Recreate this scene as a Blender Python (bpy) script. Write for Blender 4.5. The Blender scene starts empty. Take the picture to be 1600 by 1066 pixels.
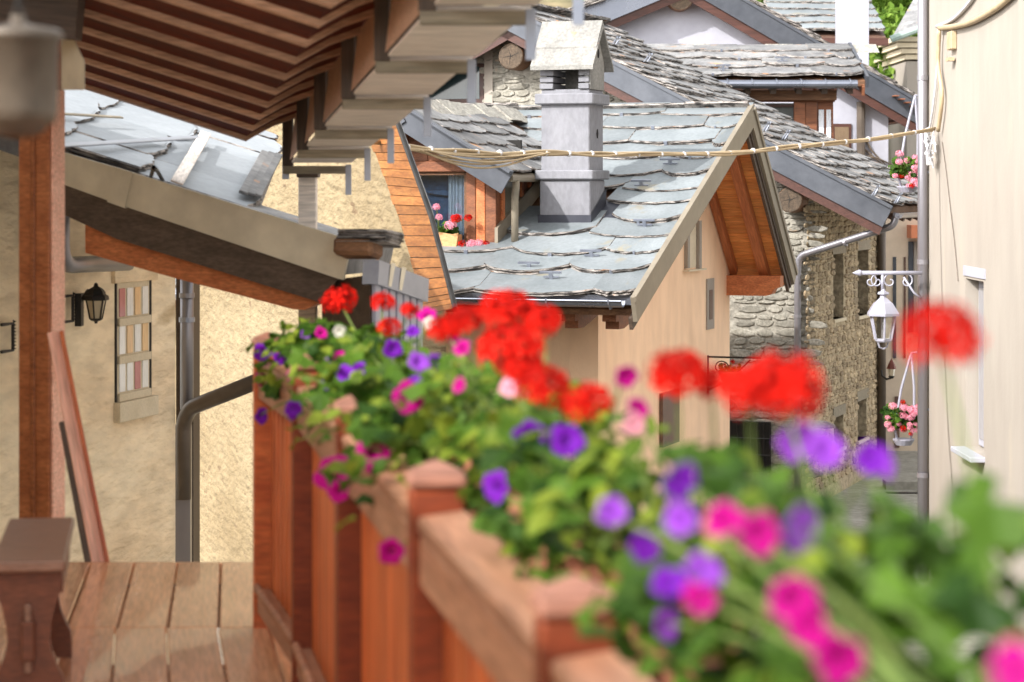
import bpy, math, random
from mathutils import Vector as V, Matrix, noise as mnoise
random.seed(7)
sc = bpy.context.scene
F = 3778.0            # focal length in pixels of the 1600 px wide photograph (85 mm on 36 mm)
EYE = 4.8             # eye height above the street; the balcony deck lies at 3.2
DECK = 3.2
# ---------------------------------------------------------------- camera, sky, sun, exposure
cd = bpy.data.cameras.new('camera'); cam = bpy.data.objects.new('camera', cd); sc.collection.objects.link(cam)
cam.location = (0, 0, EYE); cam.rotation_euler = (math.radians(90), 0, 0)
cd.lens = 85; cd.sensor_width = 36; cd.shift_y = -0.149; cd.clip_start = 0.05; cd.clip_end = 1000
cd.dof.use_dof = True; cd.dof.focus_distance = 25; cd.dof.aperture_fstop = 3.8; cd.dof.aperture_blades = 9
sc.camera = cam
SUN = V((-.60, -.55, .58)).normalized()
world = bpy.data.worlds.new('World'); sc.world = world; world.use_nodes = True
wn = world.node_tree.nodes; wl = world.node_tree.links
sky = wn.new('ShaderNodeTexSky'); sky.sky_type = 'NISHITA'; sky.sun_disc = False
sky.sun_elevation = math.asin(SUN.z); sky.sun_rotation = math.atan2(SUN.x, SUN.y)
sky.air_density = 1.8; sky.dust_density = 4.5; sky.ozone_density = .6; sky.altitude = 900
hs = wn.new('ShaderNodeHueSaturation'); hs.inputs['Saturation'].default_value = .08
wl.new(sky.outputs[0], hs.inputs['Color']); wl.new(hs.outputs[0], wn['Background'].inputs[0])
wn['Background'].inputs[1].default_value = .15
sd = bpy.data.lights.new('sun', 'SUN'); sun = bpy.data.objects.new('sun', sd); sc.collection.objects.link(sun)
sd.energy = 2.0; sd.angle = math.radians(.53); sd.color = (1, .965, .92)
sun.rotation_euler = SUN.to_track_quat('Z', 'Y').to_euler()
sc.view_settings.view_transform = 'Standard'; sc.view_settings.look = 'None'
sc.view_settings.exposure = 1.6; sc.view_settings.gamma = 1
sc.cycles.max_bounces = 8; sc.cycles.use_denoising = True
sc.cycles.sample_clamp_indirect = 6

# ---------------------------------------------------------------- helpers
def W(px, py, Y): return V(((px-800)/F*Y, Y, EYE+(295-py)/F*Y))
def RP(px, py, P0, n):
    d = V(((px-800)/F, 1, (295-py)/F)); o = V((0, 0, EYE))
    return o + d*((P0-o).dot(n)/d.dot(n))
WM = {}
def fr(o, x, y=None, z=None):
    x = V(x).normalized()
    if z is None: z = x.cross(V(y)).normalized(); y = z.cross(x)
    elif y is None: y = V(z).cross(x).normalized(); z = x.cross(y)
    m = Matrix.Identity(4)
    for i, a in enumerate((x, V(y).normalized(), V(z).normalized())):
        for k in range(3): m[k][i] = a[k]
    for k in range(3): m[k][3] = o[k]
    return m
I4 = Matrix.Identity(4)
def T3(x, y, z): return Matrix.Translation((x, y, z))
def RZ(a): return Matrix.Rotation(a, 4, 'Z')
def RX(a): return Matrix.Rotation(a, 4, 'X')
def RY(a): return Matrix.Rotation(a, 4, 'Y')
class MB:
    def __init__(s, M=None): s.v = []; s.f = []; s.m = []; s.M = M or I4
    def add(s, vs, fs, mi=0, M=None):
        M = s.M @ M if M is not None else s.M
        b = len(s.v); s.v += [M @ V(v) for v in vs]; s.f += [tuple(b+i for i in f) for f in fs]; s.m += [mi]*len(fs); return s
    def box(s, x0, y0, z0, x1, y1, z1, mi=0, M=None):
        vs = [(x0,y0,z0),(x1,y0,z0),(x1,y1,z0),(x0,y1,z0),(x0,y0,z1),(x1,y0,z1),(x1,y1,z1),(x0,y1,z1)]
        return s.add(vs, [(0,3,2,1),(4,5,6,7),(0,1,5,4),(1,2,6,5),(2,3,7,6),(3,0,4,7)], mi, M)
    def cbox(s, x0, y0, z0, x1, y1, z1, c=.004, mi=0, M=None):
        """box with chamfered edges"""
        vs = []; idx = {}
        for ix, X in enumerate((x0, x1)):
            for iy, Y in enumerate((y0, y1)):
                for iz, Z in enumerate((z0, z1)):
                    sx, sy, sz = (c, -c)[ix], (c, -c)[iy], (c, -c)[iz]
                    for a, p in enumerate(((X, Y+sy, Z+sz), (X+sx, Y, Z+sz), (X+sx, Y+sy, Z))):
                        idx[ix, iy, iz, a] = len(vs); vs.append(p)
        q = lambda *k: tuple(idx[t] for t in k)
        fs = []
        for e in (0, 1):
            fs += [q((e,0,0,0),(e,1,0,0),(e,1,1,0),(e,0,1,0)), q((0,e,0,1),(1,e,0,1),(1,e,1,1),(0,e,1,1)), q((0,0,e,2),(1,0,e,2),(1,1,e,2),(0,1,e,2))]
            for g in (0, 1):
                fs += [q((0,e,g,1),(1,e,g,1),(1,e,g,2),(0,e,g,2)), q((e,0,g,0),(e,1,g,0),(e,1,g,2),(e,0,g,2)), q((e,g,0,0),(e,g,1,0),(e,g,1,1),(e,g,0,1))]
                for h in (0, 1): fs.append(q((e,g,h,0),(e,g,h,1),(e,g,h,2)))
        return s.add(vs, fs, mi, M)
    def ext(s, pts, depth, mi=0, M=None, mside=None):
        """polygon in local xy, extruded along local z from 0 to depth"""
        n = len(pts); vs = [(x, y, 0) for x, y in pts] + [(x, y, depth) for x, y in pts]
        s.add(vs, [tuple(range(n))[::-1], tuple(range(n, 2*n))], mi, M)
        return s.add(vs, [(i, (i+1) % n, n+(i+1) % n, n+i) for i in range(n)], mi if mside is None else mside, M)
    def tube(s, pts, r, n=8, mi=0, M=None, cap=True):
        pts = [V(p) for p in pts]; m = len(pts); rs = r if isinstance(r, (list, tuple)) else [r]*m
        vs = []; ref = None
        for i, p in enumerate(pts):
            d = (pts[min(i+1, m-1)]-pts[max(i-1, 0)]).normalized()
            if ref is None: ref = V((0, 0, 1)) if abs(d.z) < .9 else V((1, 0, 0))
            a = d.cross(ref).normalized(); b = a.cross(d).normalized(); ref = b
            vs += [p+(a*math.cos(t)+b*math.sin(t))*rs[i] for t in [2*math.pi*k/n for k in range(n)]]
        fs = [(i*n+k, i*n+(k+1) % n, (i+1)*n+(k+1) % n, (i+1)*n+k) for i in range(m-1) for k in range(n)]
        if cap: fs += [tuple(range(n))[::-1], tuple(range((m-1)*n, m*n))]
        return s.add(vs, fs, mi, M)
    def lathe(s, prof, n=16, mi=0, M=None, ph=0):
        vs = [(r*math.cos(2*math.pi*k/n+ph), r*math.sin(2*math.pi*k/n+ph), z) for r, z in prof for k in range(n)]
        m = len(prof)
        fs = [(i*n+k, i*n+(k+1) % n, (i+1)*n+(k+1) % n, (i+1)*n+k) for i in range(m-1) for k in range(n)]
        if prof[0][0] > 1e-4: fs.append(tuple(range(n))[::-1])
        if prof[-1][0] > 1e-4: fs.append(tuple(range((m-1)*n, m*n)))
        return s.add(vs, fs, mi, M)
    def mesh(s, name, mats, smooth=False, inv=None):
        me = bpy.data.meshes.new(name)
        me.from_pydata([inv @ v for v in s.v] if inv is not None else s.v, [], s.f)
        for m in (mats if isinstance(mats, (list, tuple)) else [mats]): me.materials.append(m)
        me.polygons.foreach_set('material_index', s.m)
        if smooth: me.polygons.foreach_set('use_smooth', [True]*len(s.f))
        me.update(); return me
    def build(s, name, mats, parent=None, smooth=False, kind=None, label=None):
        inv = WM[parent.name].inverted() if parent else None
        o = bpy.data.objects.new(name, s.mesh(name, mats, smooth, inv)); sc.collection.objects.link(o)
        if parent: o.parent = parent; WM[o.name] = WM[parent.name]
        else: WM[o.name] = I4
        if kind: o['kind'] = kind
        if label: o['label'] = label
        return o
def thing(name, label, cat, loc=(0, 0, 0), group=None, kind=None):
    o = bpy.data.objects.new(name, None); sc.collection.objects.link(o); o.location = loc; o.empty_display_size = .2
    WM[o.name] = T3(*loc)
    if label: o['label'] = label
    if cat: o['category'] = cat
    if group: o['group'] = group
    if kind: o['kind'] = kind
    return o
def tag(o, label, cat, group=None):
    o['label'] = label; o['category'] = cat
    if group: o['group'] = group
    return o
def put(name, me, M, parent=None, label=None):
    o = bpy.data.objects.new(name, me); sc.collection.objects.link(o)
    if parent: o.parent = parent; o.matrix_basis = WM[parent.name].inverted() @ M
    else: o.matrix_basis = M
    WM[o.name] = M
    if label: o['label'] = label
    return o
_pl = {}
def plank(name, A, B, w, t, up, mat, parent=None, c=.004, label=None):
    """timber from A to B (centre line), width w across, thickness t along 'up'; grain runs along its own length"""
    A = V(A); B = V(B); L = (B-A).length; k = (round(L, 2), w, t, mat.name, c)
    if k not in _pl:
        _pl[k] = MB().cbox(-L/2, -w/2, -t/2, L/2, w/2, t/2, c).mesh('plank', mat)
    return put(name, _pl[k], fr((A+B)/2, B-A, y=V(up).cross(B-A)), parent, label)

# ---------------------------------------------------------------- materials
def ramp(nt, a, b, p0=.3, p1=.7):
    r = nt.nodes.new('ShaderNodeValToRGB'); r.color_ramp.elements[0].color = (*a, 1); r.color_ramp.elements[1].color = (*b, 1)
    r.color_ramp.elements[0].position = p0; r.color_ramp.elements[1].position = p1; return r
def base(name, a, b, scale=3, stretch=(1, 1, 1), rough=.7, bump=0, bscale=40, metal=0, spec=.4, island=0, detail=6, fine=0, fscale=60, coat=0, spots=None, p=(.3, .7), bdist=.01):
    m = bpy.data.materials.new(name); m.use_nodes = True; nt = m.node_tree; N = nt.nodes.new; L = nt.links.new
    bs = nt.nodes['Principled BSDF']; tc = N('ShaderNodeTexCoord'); mp = N('ShaderNodeMapping'); mp.inputs['Scale'].default_value = stretch
    oi = N('ShaderNodeObjectInfo'); ml = N('ShaderNodeMath'); ml.operation = 'MULTIPLY'; ml.inputs[1].default_value = 37.0
    L(oi.outputs['Random'], ml.inputs[0]); L(ml.outputs[0], mp.inputs['Location']); L(tc.outputs['Object'], mp.inputs['Vector'])
    no = N('ShaderNodeTexNoise'); no.inputs['Scale'].default_value = scale; no.inputs['Detail'].default_value = detail; no.inputs['Roughness'].default_value = .6
    L(mp.outputs[0], no.inputs['Vector']); r = ramp(nt, a, b, *p); L(no.outputs[0], r.inputs[0]); col = r.outputs[0]
    if fine:
        n2 = N('ShaderNodeTexNoise'); n2.inputs['Scale'].default_value = fscale; n2.inputs['Detail'].default_value = 4; L(mp.outputs[0], n2.inputs['Vector'])
        r2 = ramp(nt, (1-fine,)*3, (1+fine*.6,)*3, .35, .65); L(n2.outputs[0], r2.inputs[0])
        mx = N('ShaderNodeMix'); mx.data_type = 'RGBA'; mx.blend_type = 'MULTIPLY'; mx.inputs['Factor'].default_value = 1; L(col, mx.inputs['A']); L(r2.outputs[0], mx.inputs['B']); col = mx.outputs['Result']
    if spots:
        c3, s3, lo, hi = spots
        n3 = N('ShaderNodeTexNoise'); n3.inputs['Scale'].default_value = s3; n3.inputs['Detail'].default_value = 5; L(mp.outputs[0], n3.inputs['Vector'])
        r3 = ramp(nt, (0, 0, 0), (1, 1, 1), lo, hi); L(n3.outputs[0], r3.inputs[0])
        mx = N('ShaderNodeMix'); mx.data_type = 'RGBA'; L(r3.outputs[0], mx.inputs['Factor']); L(col, mx.inputs['A']); mx.inputs['B'].default_value = (*c3, 1); col = mx.outputs['Result']
    if island:
        ge = N('ShaderNodeNewGeometry'); ad = N('ShaderNodeMath'); ad.operation = 'ADD'; fr_ = N('ShaderNodeMath'); fr_.operation = 'FRACT'
        L(ge.outputs['Random Per Island'], ad.inputs[0]); L(oi.outputs['Random'], ad.inputs[1]); L(ad.outputs[0], fr_.inputs[0])
        mr = N('ShaderNodeMapRange'); mr.inputs['To Min'].default_value = 1-island; mr.inputs['To Max'].default_value = 1+island*.8; L(fr_.outputs[0], mr.inputs['Value'])
        mx = N('ShaderNodeVectorMath'); mx.operation = 'SCALE'; L(col, mx.inputs[0]); L(mr.outputs[0], mx.inputs['Scale']); col = mx.outputs[0]
    L(col, bs.inputs['Base Color']); bs.inputs['Metallic'].default_value = metal; bs.inputs['Specular IOR Level'].default_value = spec; bs.inputs['Coat Weight'].default_value = coat
    rr = N('ShaderNodeMapRange'); rr.inputs['To Min'].default_value = max(.03, rough-.12); rr.inputs['To Max'].default_value = min(1, rough+.12); L(no.outputs[0], rr.inputs['Value']); L(rr.outputs[0], bs.inputs['Roughness'])
    if bump:
        nb = N('ShaderNodeTexNoise'); nb.inputs['Scale'].default_value = bscale; nb.inputs['Detail'].default_value = 5; L(mp.outputs[0], nb.inputs['Vector'])
        bp = N('ShaderNodeBump'); bp.inputs['Strength'].default_value = bump; bp.inputs['Distance'].default_value = bdist; L(nb.outputs[0], bp.inputs['Height']); L(bp.outputs[0], bs.inputs['Normal'])
    return m
def wood(name, a, b, rough=.55, island=.18, bump=.25, k=1, spec=.4, coat=0):
    return base(name, a, b, scale=5*k, stretch=(.25, 3.2, 3.2), rough=rough, bump=bump, bscale=22*k, island=island, fine=.25, fscale=26*k, spec=spec, coat=coat, bdist=.004)
def glass(name, tint=(.9, .95, 1), refl=.14, rough=.02):
    m = bpy.data.materials.new(name); m.use_nodes = True; nt = m.node_tree; N = nt.nodes.new; L = nt.links.new
    nt.nodes.remove(nt.nodes['Principled BSDF']); t = N('ShaderNodeBsdfTransparent'); t.inputs[0].default_value = (*tint, 1)
    g = N('ShaderNodeBsdfGlossy'); g.inputs['Roughness'].default_value = rough; lw = N('ShaderNodeLayerWeight'); lw.inputs[0].default_value = .3
    ad = N('ShaderNodeMath'); ad.inputs[1].default_value = refl; L(lw.outputs['Fresnel'], ad.inputs[0]); mx = N('ShaderNodeMixShader')
    L(ad.outputs[0], mx.inputs[0]); L(t.outputs[0], mx.inputs[1]); L(g.outputs[0], mx.inputs[2]); L(mx.outputs[0], nt.nodes['Material Output'].inputs[0]); return m
def leafy(name, a, b, trans=.35, rough=.5, radial=None, scale=18, island=.3):
    m = bpy.data.materials.new(name); m.use_nodes = True; nt = m.node_tree; N = nt.nodes.new; L = nt.links.new
    bs = nt.nodes['Principled BSDF']; bs.inputs['Roughness'].default_value = rough; bs.inputs['Specular IOR Level'].default_value = .12
    tc = N('ShaderNodeTexCoord'); oi = N('ShaderNodeObjectInfo'); ge = N('ShaderNodeNewGeometry')
    if radial:                                        # petals: colour runs from the throat (the core in red heads) to the rim
        ln = N('ShaderNodeVectorMath'); ln.operation = 'LENGTH'; L(tc.outputs['Object'], ln.inputs[0])
        r = ramp(nt, a, b, *radial); L(ln.outputs['Value'], r.inputs[0])
    else:
        no = N('ShaderNodeTexNoise'); no.inputs['Scale'].default_value = scale; L(tc.outputs['Object'], no.inputs['Vector'])
        ad = N('ShaderNodeMath'); ad.operation = 'ADD'; L(ge.outputs['Random Per Island'], ad.inputs[0]); L(oi.outputs['Random'], ad.inputs[1]); f_ = N('ShaderNodeMath'); f_.operation = 'FRACT'; L(ad.outputs[0], f_.inputs[0])
        mm = N('ShaderNodeMath'); mm.operation = 'MULTIPLY_ADD'; mm.inputs[1].default_value = .75; L(f_.outputs[0], mm.inputs[0])
        m2 = N('ShaderNodeMath'); m2.operation = 'MULTIPLY'; m2.inputs[1].default_value = .3; L(no.outputs[0], m2.inputs[0]); L(m2.outputs[0], mm.inputs[2]); r = ramp(nt, a, b, .1, .95); L(mm.outputs[0], r.inputs[0])
    L(r.outputs[0], bs.inputs['Base Color']); tr = N('ShaderNodeBsdfTranslucent'); L(r.outputs[0], tr.inputs[0]); mx = N('ShaderNodeMixShader'); mx.inputs[0].default_value = trans
    L(bs.outputs[0], mx.inputs[1]); L(tr.outputs[0], mx.inputs[2]); L(mx.outputs[0], nt.nodes['Material Output'].inputs[0]); return m

m_cap = wood('post_cap_wood', (.20, .085, .055), (.32, .15, .105), rough=.5)
m_shadepost = wood('shaded_larch_post', (.13, .022, .008), (.24, .05, .016), rough=.45)  # larch toned darker for the posts; their deep shade is in the colour
m_larch = wood('larch_stain', (0.42, 0.078, 0.02), (0.66, 0.18, 0.05), rough=.42)
m_rail = wood('rail_top', (0.3, 0.13, 0.07), (0.43, 0.225, 0.135), rough=.5)
m_deck = wood('deck_board', (0.66, 0.31, 0.15), (0.84, 0.47, 0.27), rough=.24, island=.12, spec=.5, coat=.4)
m_post = wood('post_wood', (0.24, 0.07, 0.022), (0.4, 0.14, 0.05), rough=.45)
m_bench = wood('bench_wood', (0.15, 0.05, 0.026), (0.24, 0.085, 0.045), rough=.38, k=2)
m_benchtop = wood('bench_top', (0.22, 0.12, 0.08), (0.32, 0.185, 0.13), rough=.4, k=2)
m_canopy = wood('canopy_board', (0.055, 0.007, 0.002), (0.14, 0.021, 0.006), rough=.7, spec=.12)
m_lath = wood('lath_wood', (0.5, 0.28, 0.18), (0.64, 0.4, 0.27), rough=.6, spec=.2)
m_greywood = wood('grey_timber', (.20, .17, .12), (.32, .27, .20), rough=.7)
m_palepanel = wood('pale_panel', (0.78, 0.68, 0.6), (0.86, 0.78, 0.71), rough=.7, island=.06)
m_darkwood = wood('dark_beam', (0.06, 0.04, 0.028), (0.11, 0.075, 0.055), rough=.6)
m_soffit = wood('soffit_pine', (0.62, 0.19, 0.045), (0.8, 0.34, 0.095), rough=.5)
m_beam = wood('stained_beam', (0.38, 0.105, 0.036), (0.58, 0.2, 0.075), rough=.5)
m_weather = wood('weathered_board', (0.19, 0.06, 0.012), (0.4, 0.165, 0.045), rough=.75, island=.22)
m_oldwood = wood('old_timber', (.12, .055, .028), (.24, .12, .06), rough=.7)
m_dormer = wood('dormer_wood', (0.16, 0.055, 0.024), (0.29, 0.11, 0.05), rough=.6)
m_brown = wood('brown_paint', (.10, .055, .04), (.16, .09, .065), rough=.5, island=.08)
m_redtrim = wood('red_trim', (0.045, 0.017, 0.012), (0.08, 0.03, 0.021), rough=.5)
m_cut = base('log_end', (0.06, 0.042, 0.027), (0.12, 0.083, 0.055), scale=9, rough=.8, fine=.35, fscale=40, island=.1)
m_slate = base('slate_top', (0.135, 0.155, 0.165), (0.225, 0.247, 0.26), scale=1.3, rough=.55, bump=.35, bscale=16, island=.2, fine=.10, fscale=22, spec=.4, spots=((.22, .20, .15), 2.2, .64, .74), bdist=.006)
m_paleslab = base('pale_slab', (.25, .275, .30), (.34, .365, .39), scale=1.6, rough=.6, bump=.3, bscale=14, island=.15, fine=.08, fscale=20)
m_slate_old = base('slate_old', (0.1, 0.1, 0.105), (0.27, 0.265, 0.26), scale=2.6, rough=.72, bump=.5, bscale=24, island=.3, fine=.25, fscale=20, spots=((.42, .22, .11), 3.0, .64, .74), bdist=.01)
m_slatedge = base('slate_edge', (.035, .03, .028), (.40, .36, .33), scale=7, stretch=(1, 1, 7), rough=.85, bump=.8, bscale=60, fine=.4, fscale=70, spots=((.40, .18, .07), 4, .66, .72), p=(.42, .6))
m_mortar = base('lime_mortar', (0.23, 0.21, 0.175), (0.34, 0.32, 0.275), scale=5, rough=.95, bump=.8, bscale=24, fine=.3, fscale=18, bdist=.02)
m_stone = base('field_stone', (0.2, 0.185, 0.15), (0.33, 0.31, 0.265), scale=4, rough=.9, bump=.8, bscale=26, island=.28, fine=.25, fscale=30, spots=((.40, .27, .17), 3.5, .66, .74), bdist=.015)
m_stoneb = base('brown_stone', (0.3, 0.22, 0.135), (0.52, 0.41, 0.265), scale=4, rough=.9, bump=.9, bscale=26, island=.35, fine=.3, fscale=26, bdist=.015)
m_mortarb = base('brown_mortar', (0.38, 0.3, 0.19), (0.54, 0.44, 0.3), scale=5, rough=.95, bump=.9, bscale=22, fine=.35, fscale=16, bdist=.02)
m_rough = base('roughcast', (0.185, 0.135, 0.07), (0.28, 0.22, 0.13), scale=.8, stretch=(.55, .32, 1), rough=.95, bump=1, bscale=12, fine=.12, fscale=16, spots=((.15, .10, .055), 13, .64, .70), bdist=.06)
m_old = base('old_render', (0.8, 0.61, 0.4), (0.93, 0.79, 0.57), scale=1.6, stretch=(.6, .28, 1), rough=.92, bump=1, bscale=11, fine=.14, fscale=10, spots=((.50, .37, .21), 3.4, .60, .74), bdist=.05)
m_peach = base('peach_render', (0.9, 0.61, 0.4), (0.94, 0.66, 0.45), scale=1.0, stretch=(1, 1, .4), rough=.9, bump=.5, bscale=60, fine=.06, fscale=4, spots=((.70, .46, .30), 1.3, .56, .76))
m_cream = base('cream_render', (0.325, 0.285, 0.245), (0.36, 0.32, 0.275), scale=.8, stretch=(1, 1, .35), rough=.9, bump=.35, bscale=60, fine=.05, fscale=3, spots=((.40, .345, .28), 1.6, .60, .78))
m_white = base('white_render', (0.34, 0.34, 0.39), (0.4, 0.4, 0.45), scale=.9, rough=.9, bump=.2, bscale=40, fine=.05, fscale=6)
m_beige = base('beige_render', (0.6, 0.48, 0.36), (0.68, 0.56, 0.43), scale=.9, rough=.9, bump=.2, bscale=40, fine=.05, fscale=8)
m_chim = base('chimney_render', (0.175, 0.175, 0.195), (0.23, 0.23, 0.25), scale=2.2, stretch=(1, 1, .5), rough=.92, bump=.6, bscale=34, fine=.10, fscale=20, bdist=.008, spots=((.13, .13, .14), 2.4, .58, .74))
m_chimcap = base('chimney_cap', (0.18, 0.175, 0.165), (0.28, 0.27, 0.25), scale=3, rough=.92, bump=.7, bscale=40, fine=.2, fscale=30, spots=((.45, .2, .1), 5, .68, .74))
m_cement = base('cement', (0.27, 0.25, 0.22), (0.4, 0.38, 0.33), scale=4, rough=.95, bump=.9, bscale=22, fine=.3, fscale=26, spots=((.42, .24, .12), 3, .7, .76), bdist=.02)
m_trimstone = base('trim_stone', (0.6, 0.51, 0.36), (0.7, 0.61, 0.46), scale=4, rough=.85, fine=.08)
m_grey = base('grey_metal', (0.06, 0.066, 0.08), (0.09, 0.096, 0.112), scale=2, rough=.45, metal=.4, spec=.5, fine=.06, fscale=8)
m_taupe = base('taupe_metal', (0.22, 0.185, 0.14), (0.29, 0.25, 0.19), scale=2, rough=.5, metal=.2, fine=.05, fscale=10)
m_fascia = base('fascia_metal', (0.58, 0.52, 0.4), (0.74, 0.67, 0.53), scale=2.2, rough=.5, metal=.15, fine=.12, fscale=5)
m_gutter = base('gutter_metal', (0.2, 0.215, 0.26), (0.28, 0.295, 0.345), scale=2, rough=.28, metal=.85)
m_pipe = base('downpipe_metal', (0.22, 0.21, 0.23), (0.3, 0.29, 0.31), scale=2, stretch=(1, 1, .3), rough=.36, metal=.6)
m_brownpipe = base('brown_pipe', (.09, .07, .055), (.15, .12, .095), scale=3, rough=.4, metal=.4)
m_galv = base('galvanised', (0.25, 0.27, 0.33), (0.36, 0.38, 0.44), scale=6, rough=.34, metal=.7)
m_lampwhite = base('white_paint', (0.27, 0.27, 0.33), (0.34, 0.34, 0.4), scale=5, rough=.4)
m_iron = base('black_iron', (.015, .014, .013), (.035, .032, .03), scale=8, rough=.5, metal=.3)
m_redlamp = base('red_brown_metal', (.13, .03, .02), (.2, .05, .035), scale=6, rough=.45)
m_lampmetal = base('old_lamp_metal', (0.085, 0.066, 0.05), (0.14, 0.112, 0.085), scale=6, rough=.5, metal=.3, fine=.15, fscale=20)
m_cable = base('cable_sheath', (0.36, 0.275, 0.165), (0.46, 0.36, 0.23), scale=8, rough=.6)
m_cableg = base('grey_cable', (.50, .49, .50), (.62, .61, .62), scale=8, rough=.6)
m_lead = base('lead_sheet', (0.035, 0.037, 0.05), (0.06, 0.063, 0.08), scale=3, rough=.45, metal=.4)
m_pinkwood = wood('pale_pink_wood', (0.74, 0.36, 0.25), (0.86, 0.5, 0.37), rough=.45)  # pale pink for the stair rail and the post's painted sunlit side
m_dark = base('dark_interior', (.012, .011, .010), (.025, .022, .02), scale=3, rough=.9)
m_glass = glass('window_glass', (.8, .86, .9), .10)
m_lglass = glass('lantern_glass', (.93, .92, .86), .06, .15)
m_curtain = base('net_curtain', (.62, .64, .70), (.78, .79, .83), scale=6, stretch=(6, 6, .5), rough=.9, fine=.2, fscale=30)
m_blue = base('blue_cloth', (.05, .09, .17), (.09, .15, .25), scale=6, rough=.9, fine=.2, fscale=20)
m_terra = base('terracotta', (0.28, 0.1, 0.055), (0.38, 0.155, 0.09), scale=7, rough=.85, fine=.12, fscale=30)
m_boxwood = wood('flower_box_pine', (.52, .27, .11), (.68, .40, .19), rough=.6, k=3)
m_soil = base('potting_soil', (.03, .02, .014), (.06, .04, .03), scale=30, rough=1, bump=1, bscale=80)
m_street = base('street_stone', (0.27, 0.26, 0.22), (0.38, 0.365, 0.32), scale=1.5, rough=.85, bump=.6, bscale=14, fine=.2, fscale=8)
m_hill = base('hill_ground', (.10, .10, .045), (.23, .17, .10), scale=.12, rough=1, fine=.4, fscale=.8)
m_geran = leafy('geranium_leaf', (0.01, 0.036, 0.005), (0.085, 0.165, 0.016), .3)
m_petun = leafy('petunia_leaf', (0.03, 0.08, 0.007), (0.25, 0.31, 0.035), .4)
m_stem = leafy('stem_green', (.10, .17, .04), (.22, .28, .08), .1)
m_red = leafy('red_petal', (.10, .001, .001), (.70, .012, .005), .2, .75, radial=(.026, .058))  # darkens to the head's core: crevice shade put into the petal colour
m_purple = leafy('purple_petal', (.50, .34, .66), (.15, .010, .35), .25, .6, radial=(.004, .012))
m_lilac = leafy('lilac_petal', (.26, .05, .48), (.27, .06, .50), .3, .6, radial=(.008, .03))
m_magenta = leafy('magenta_petal', (.14, .0, .06), (.42, .004, .19), .25, .75, radial=(.005, .016))
m_pink = leafy('pink_petal', (.80, .30, .40), (.88, .42, .52), .3, .6)
m_whitep = leafy('white_petal', (.75, .72, .62), (.85, .83, .78), .4, .6)
m_tree = leafy('tree_leaf', (0.07, 0.15, 0.02), (0.24, 0.36, 0.06), .45)
m_bark = base('bark', (.08, .06, .045), (.16, .125, .095), scale=9, stretch=(3, 3, .5), rough=.95, bump=.8, bscale=20)
def pane_mat(name, c, rough=.12): return base(name, tuple(x*.88 for x in c), c, scale=8, stretch=(4, 4, .7), rough=rough, fine=.08, fscale=20, spec=.6)
m_paneclear = pane_mat('clear_pane', (.95, .95, .93)); m_panered = pane_mat('red_pane', (.62, .27, .27)); m_paneamber = pane_mat('amber_pane', (.92, .64, .36))

# ---------------------------------------------------------------- shared builders
def slab_mesh(name, w, L, t, rnd, mats, n=11):
    pts = []
    for i in range(n):
        x = -1+2*i/(n-1); y = rnd*abs(x)**2.4+random.uniform(-.014, .014)
        pts.append((x*w/2, y))
    pts += [(w/2*random.uniform(.97, 1), L*.6), (w/2*.96, L), (-w/2*.96, L), (-w/2*random.uniform(.97, 1), L*.6)]
    k = len(pts); mb = MB(); vs = []
    for j, (z, ins) in enumerate(((t, 0), (t*.62, -.011), (t*.3, .006), (0, -.014))):
        for i, (x, y) in enumerate(pts):
            jx, jy = random.uniform(-.006, .006), random.uniform(-.008, .008)
            s = ins+(.006 if i % 2 else 0)
            vs.append((x*(1-s/w*2)+(jx if j else 0), y+(s+jy if y < L*.5 and j else 0), z+(random.uniform(-.003, .003) if j == 0 else 0)))
    mb.add(vs, [tuple(range(k))], 0)
    for j in range(3): mb.add(vs, [(j*k+(i+1) % k, j*k+i, (j+1)*k+i, (j+1)*k+(i+1) % k) for i in range(k)], 1)
    mb.add(vs, [tuple(range(3*k, 4*k))[::-1]], 1)
    return mb.mesh(name, mats)
def slate_roof(parent, O, U, UP, length, slope, row=.42, wr=(.6, 1.0), t=.035, rnd=.14, mats=None, skip=None, clips=None, name='slate', seed=1, lift=0, jit=.03):
    rs = random.getstate(); random.seed(seed); U = V(U).normalized(); UP = V(UP).normalized(); N = U.cross(UP)
    vari = [(random.uniform(*wr)) for _ in range(9)]; L = row*2.0
    vm = [slab_mesh(name, w, L, t*random.uniform(.8, 1.25), rnd*random.uniform(.6, 1.3), mats) for w in vari]
    out = []; r = 0; y = 0
    while y < slope-row*.3:
        x = -random.uniform(.1, .5)*wr[0] if r % 2 else 0
        while x < length-.12:
            i = random.randrange(9); w = vari[i]; x1 = min(x+w, length+random.uniform(-.02, .03)); x0 = max(x, random.uniform(-.03, .02))
            if x1-x0 > .15 and not (skip and skip((x0+x1)/2, y)):
                cx = (x0+x1)/2; s = (x1-x0)/w*1.03; ti = t*1.5/L
                up2 = (UP-N*ti*1.15+U*random.uniform(-.02, .02)).normalized()
                M = fr(O+U*cx+UP*(y+random.uniform(-jit, jit))+N*(t*1.9+lift+random.uniform(-.004, .006)), U+N*random.uniform(-.012, .012), y=up2) @ Matrix.Diagonal((s, min(1, max(.5, (slope-y+.05)/L)) if slope-y < L else 1, 1, 1))
                o = put(name, vm[i], M, parent); out.append(o)
                if clips is not None and random.random() < clips:
                    put('clip', _clip, M @ T3(random.uniform(-.1, .1), .0, t*.6) , o)
            x += w
        y += row*random.uniform(.93, 1.07); r += 1
    random.setstate(rs); return out
_clip = MB().box(-.022, -.012, -.02, .022, .02, .026).mesh('clip', m_galv)
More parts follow.
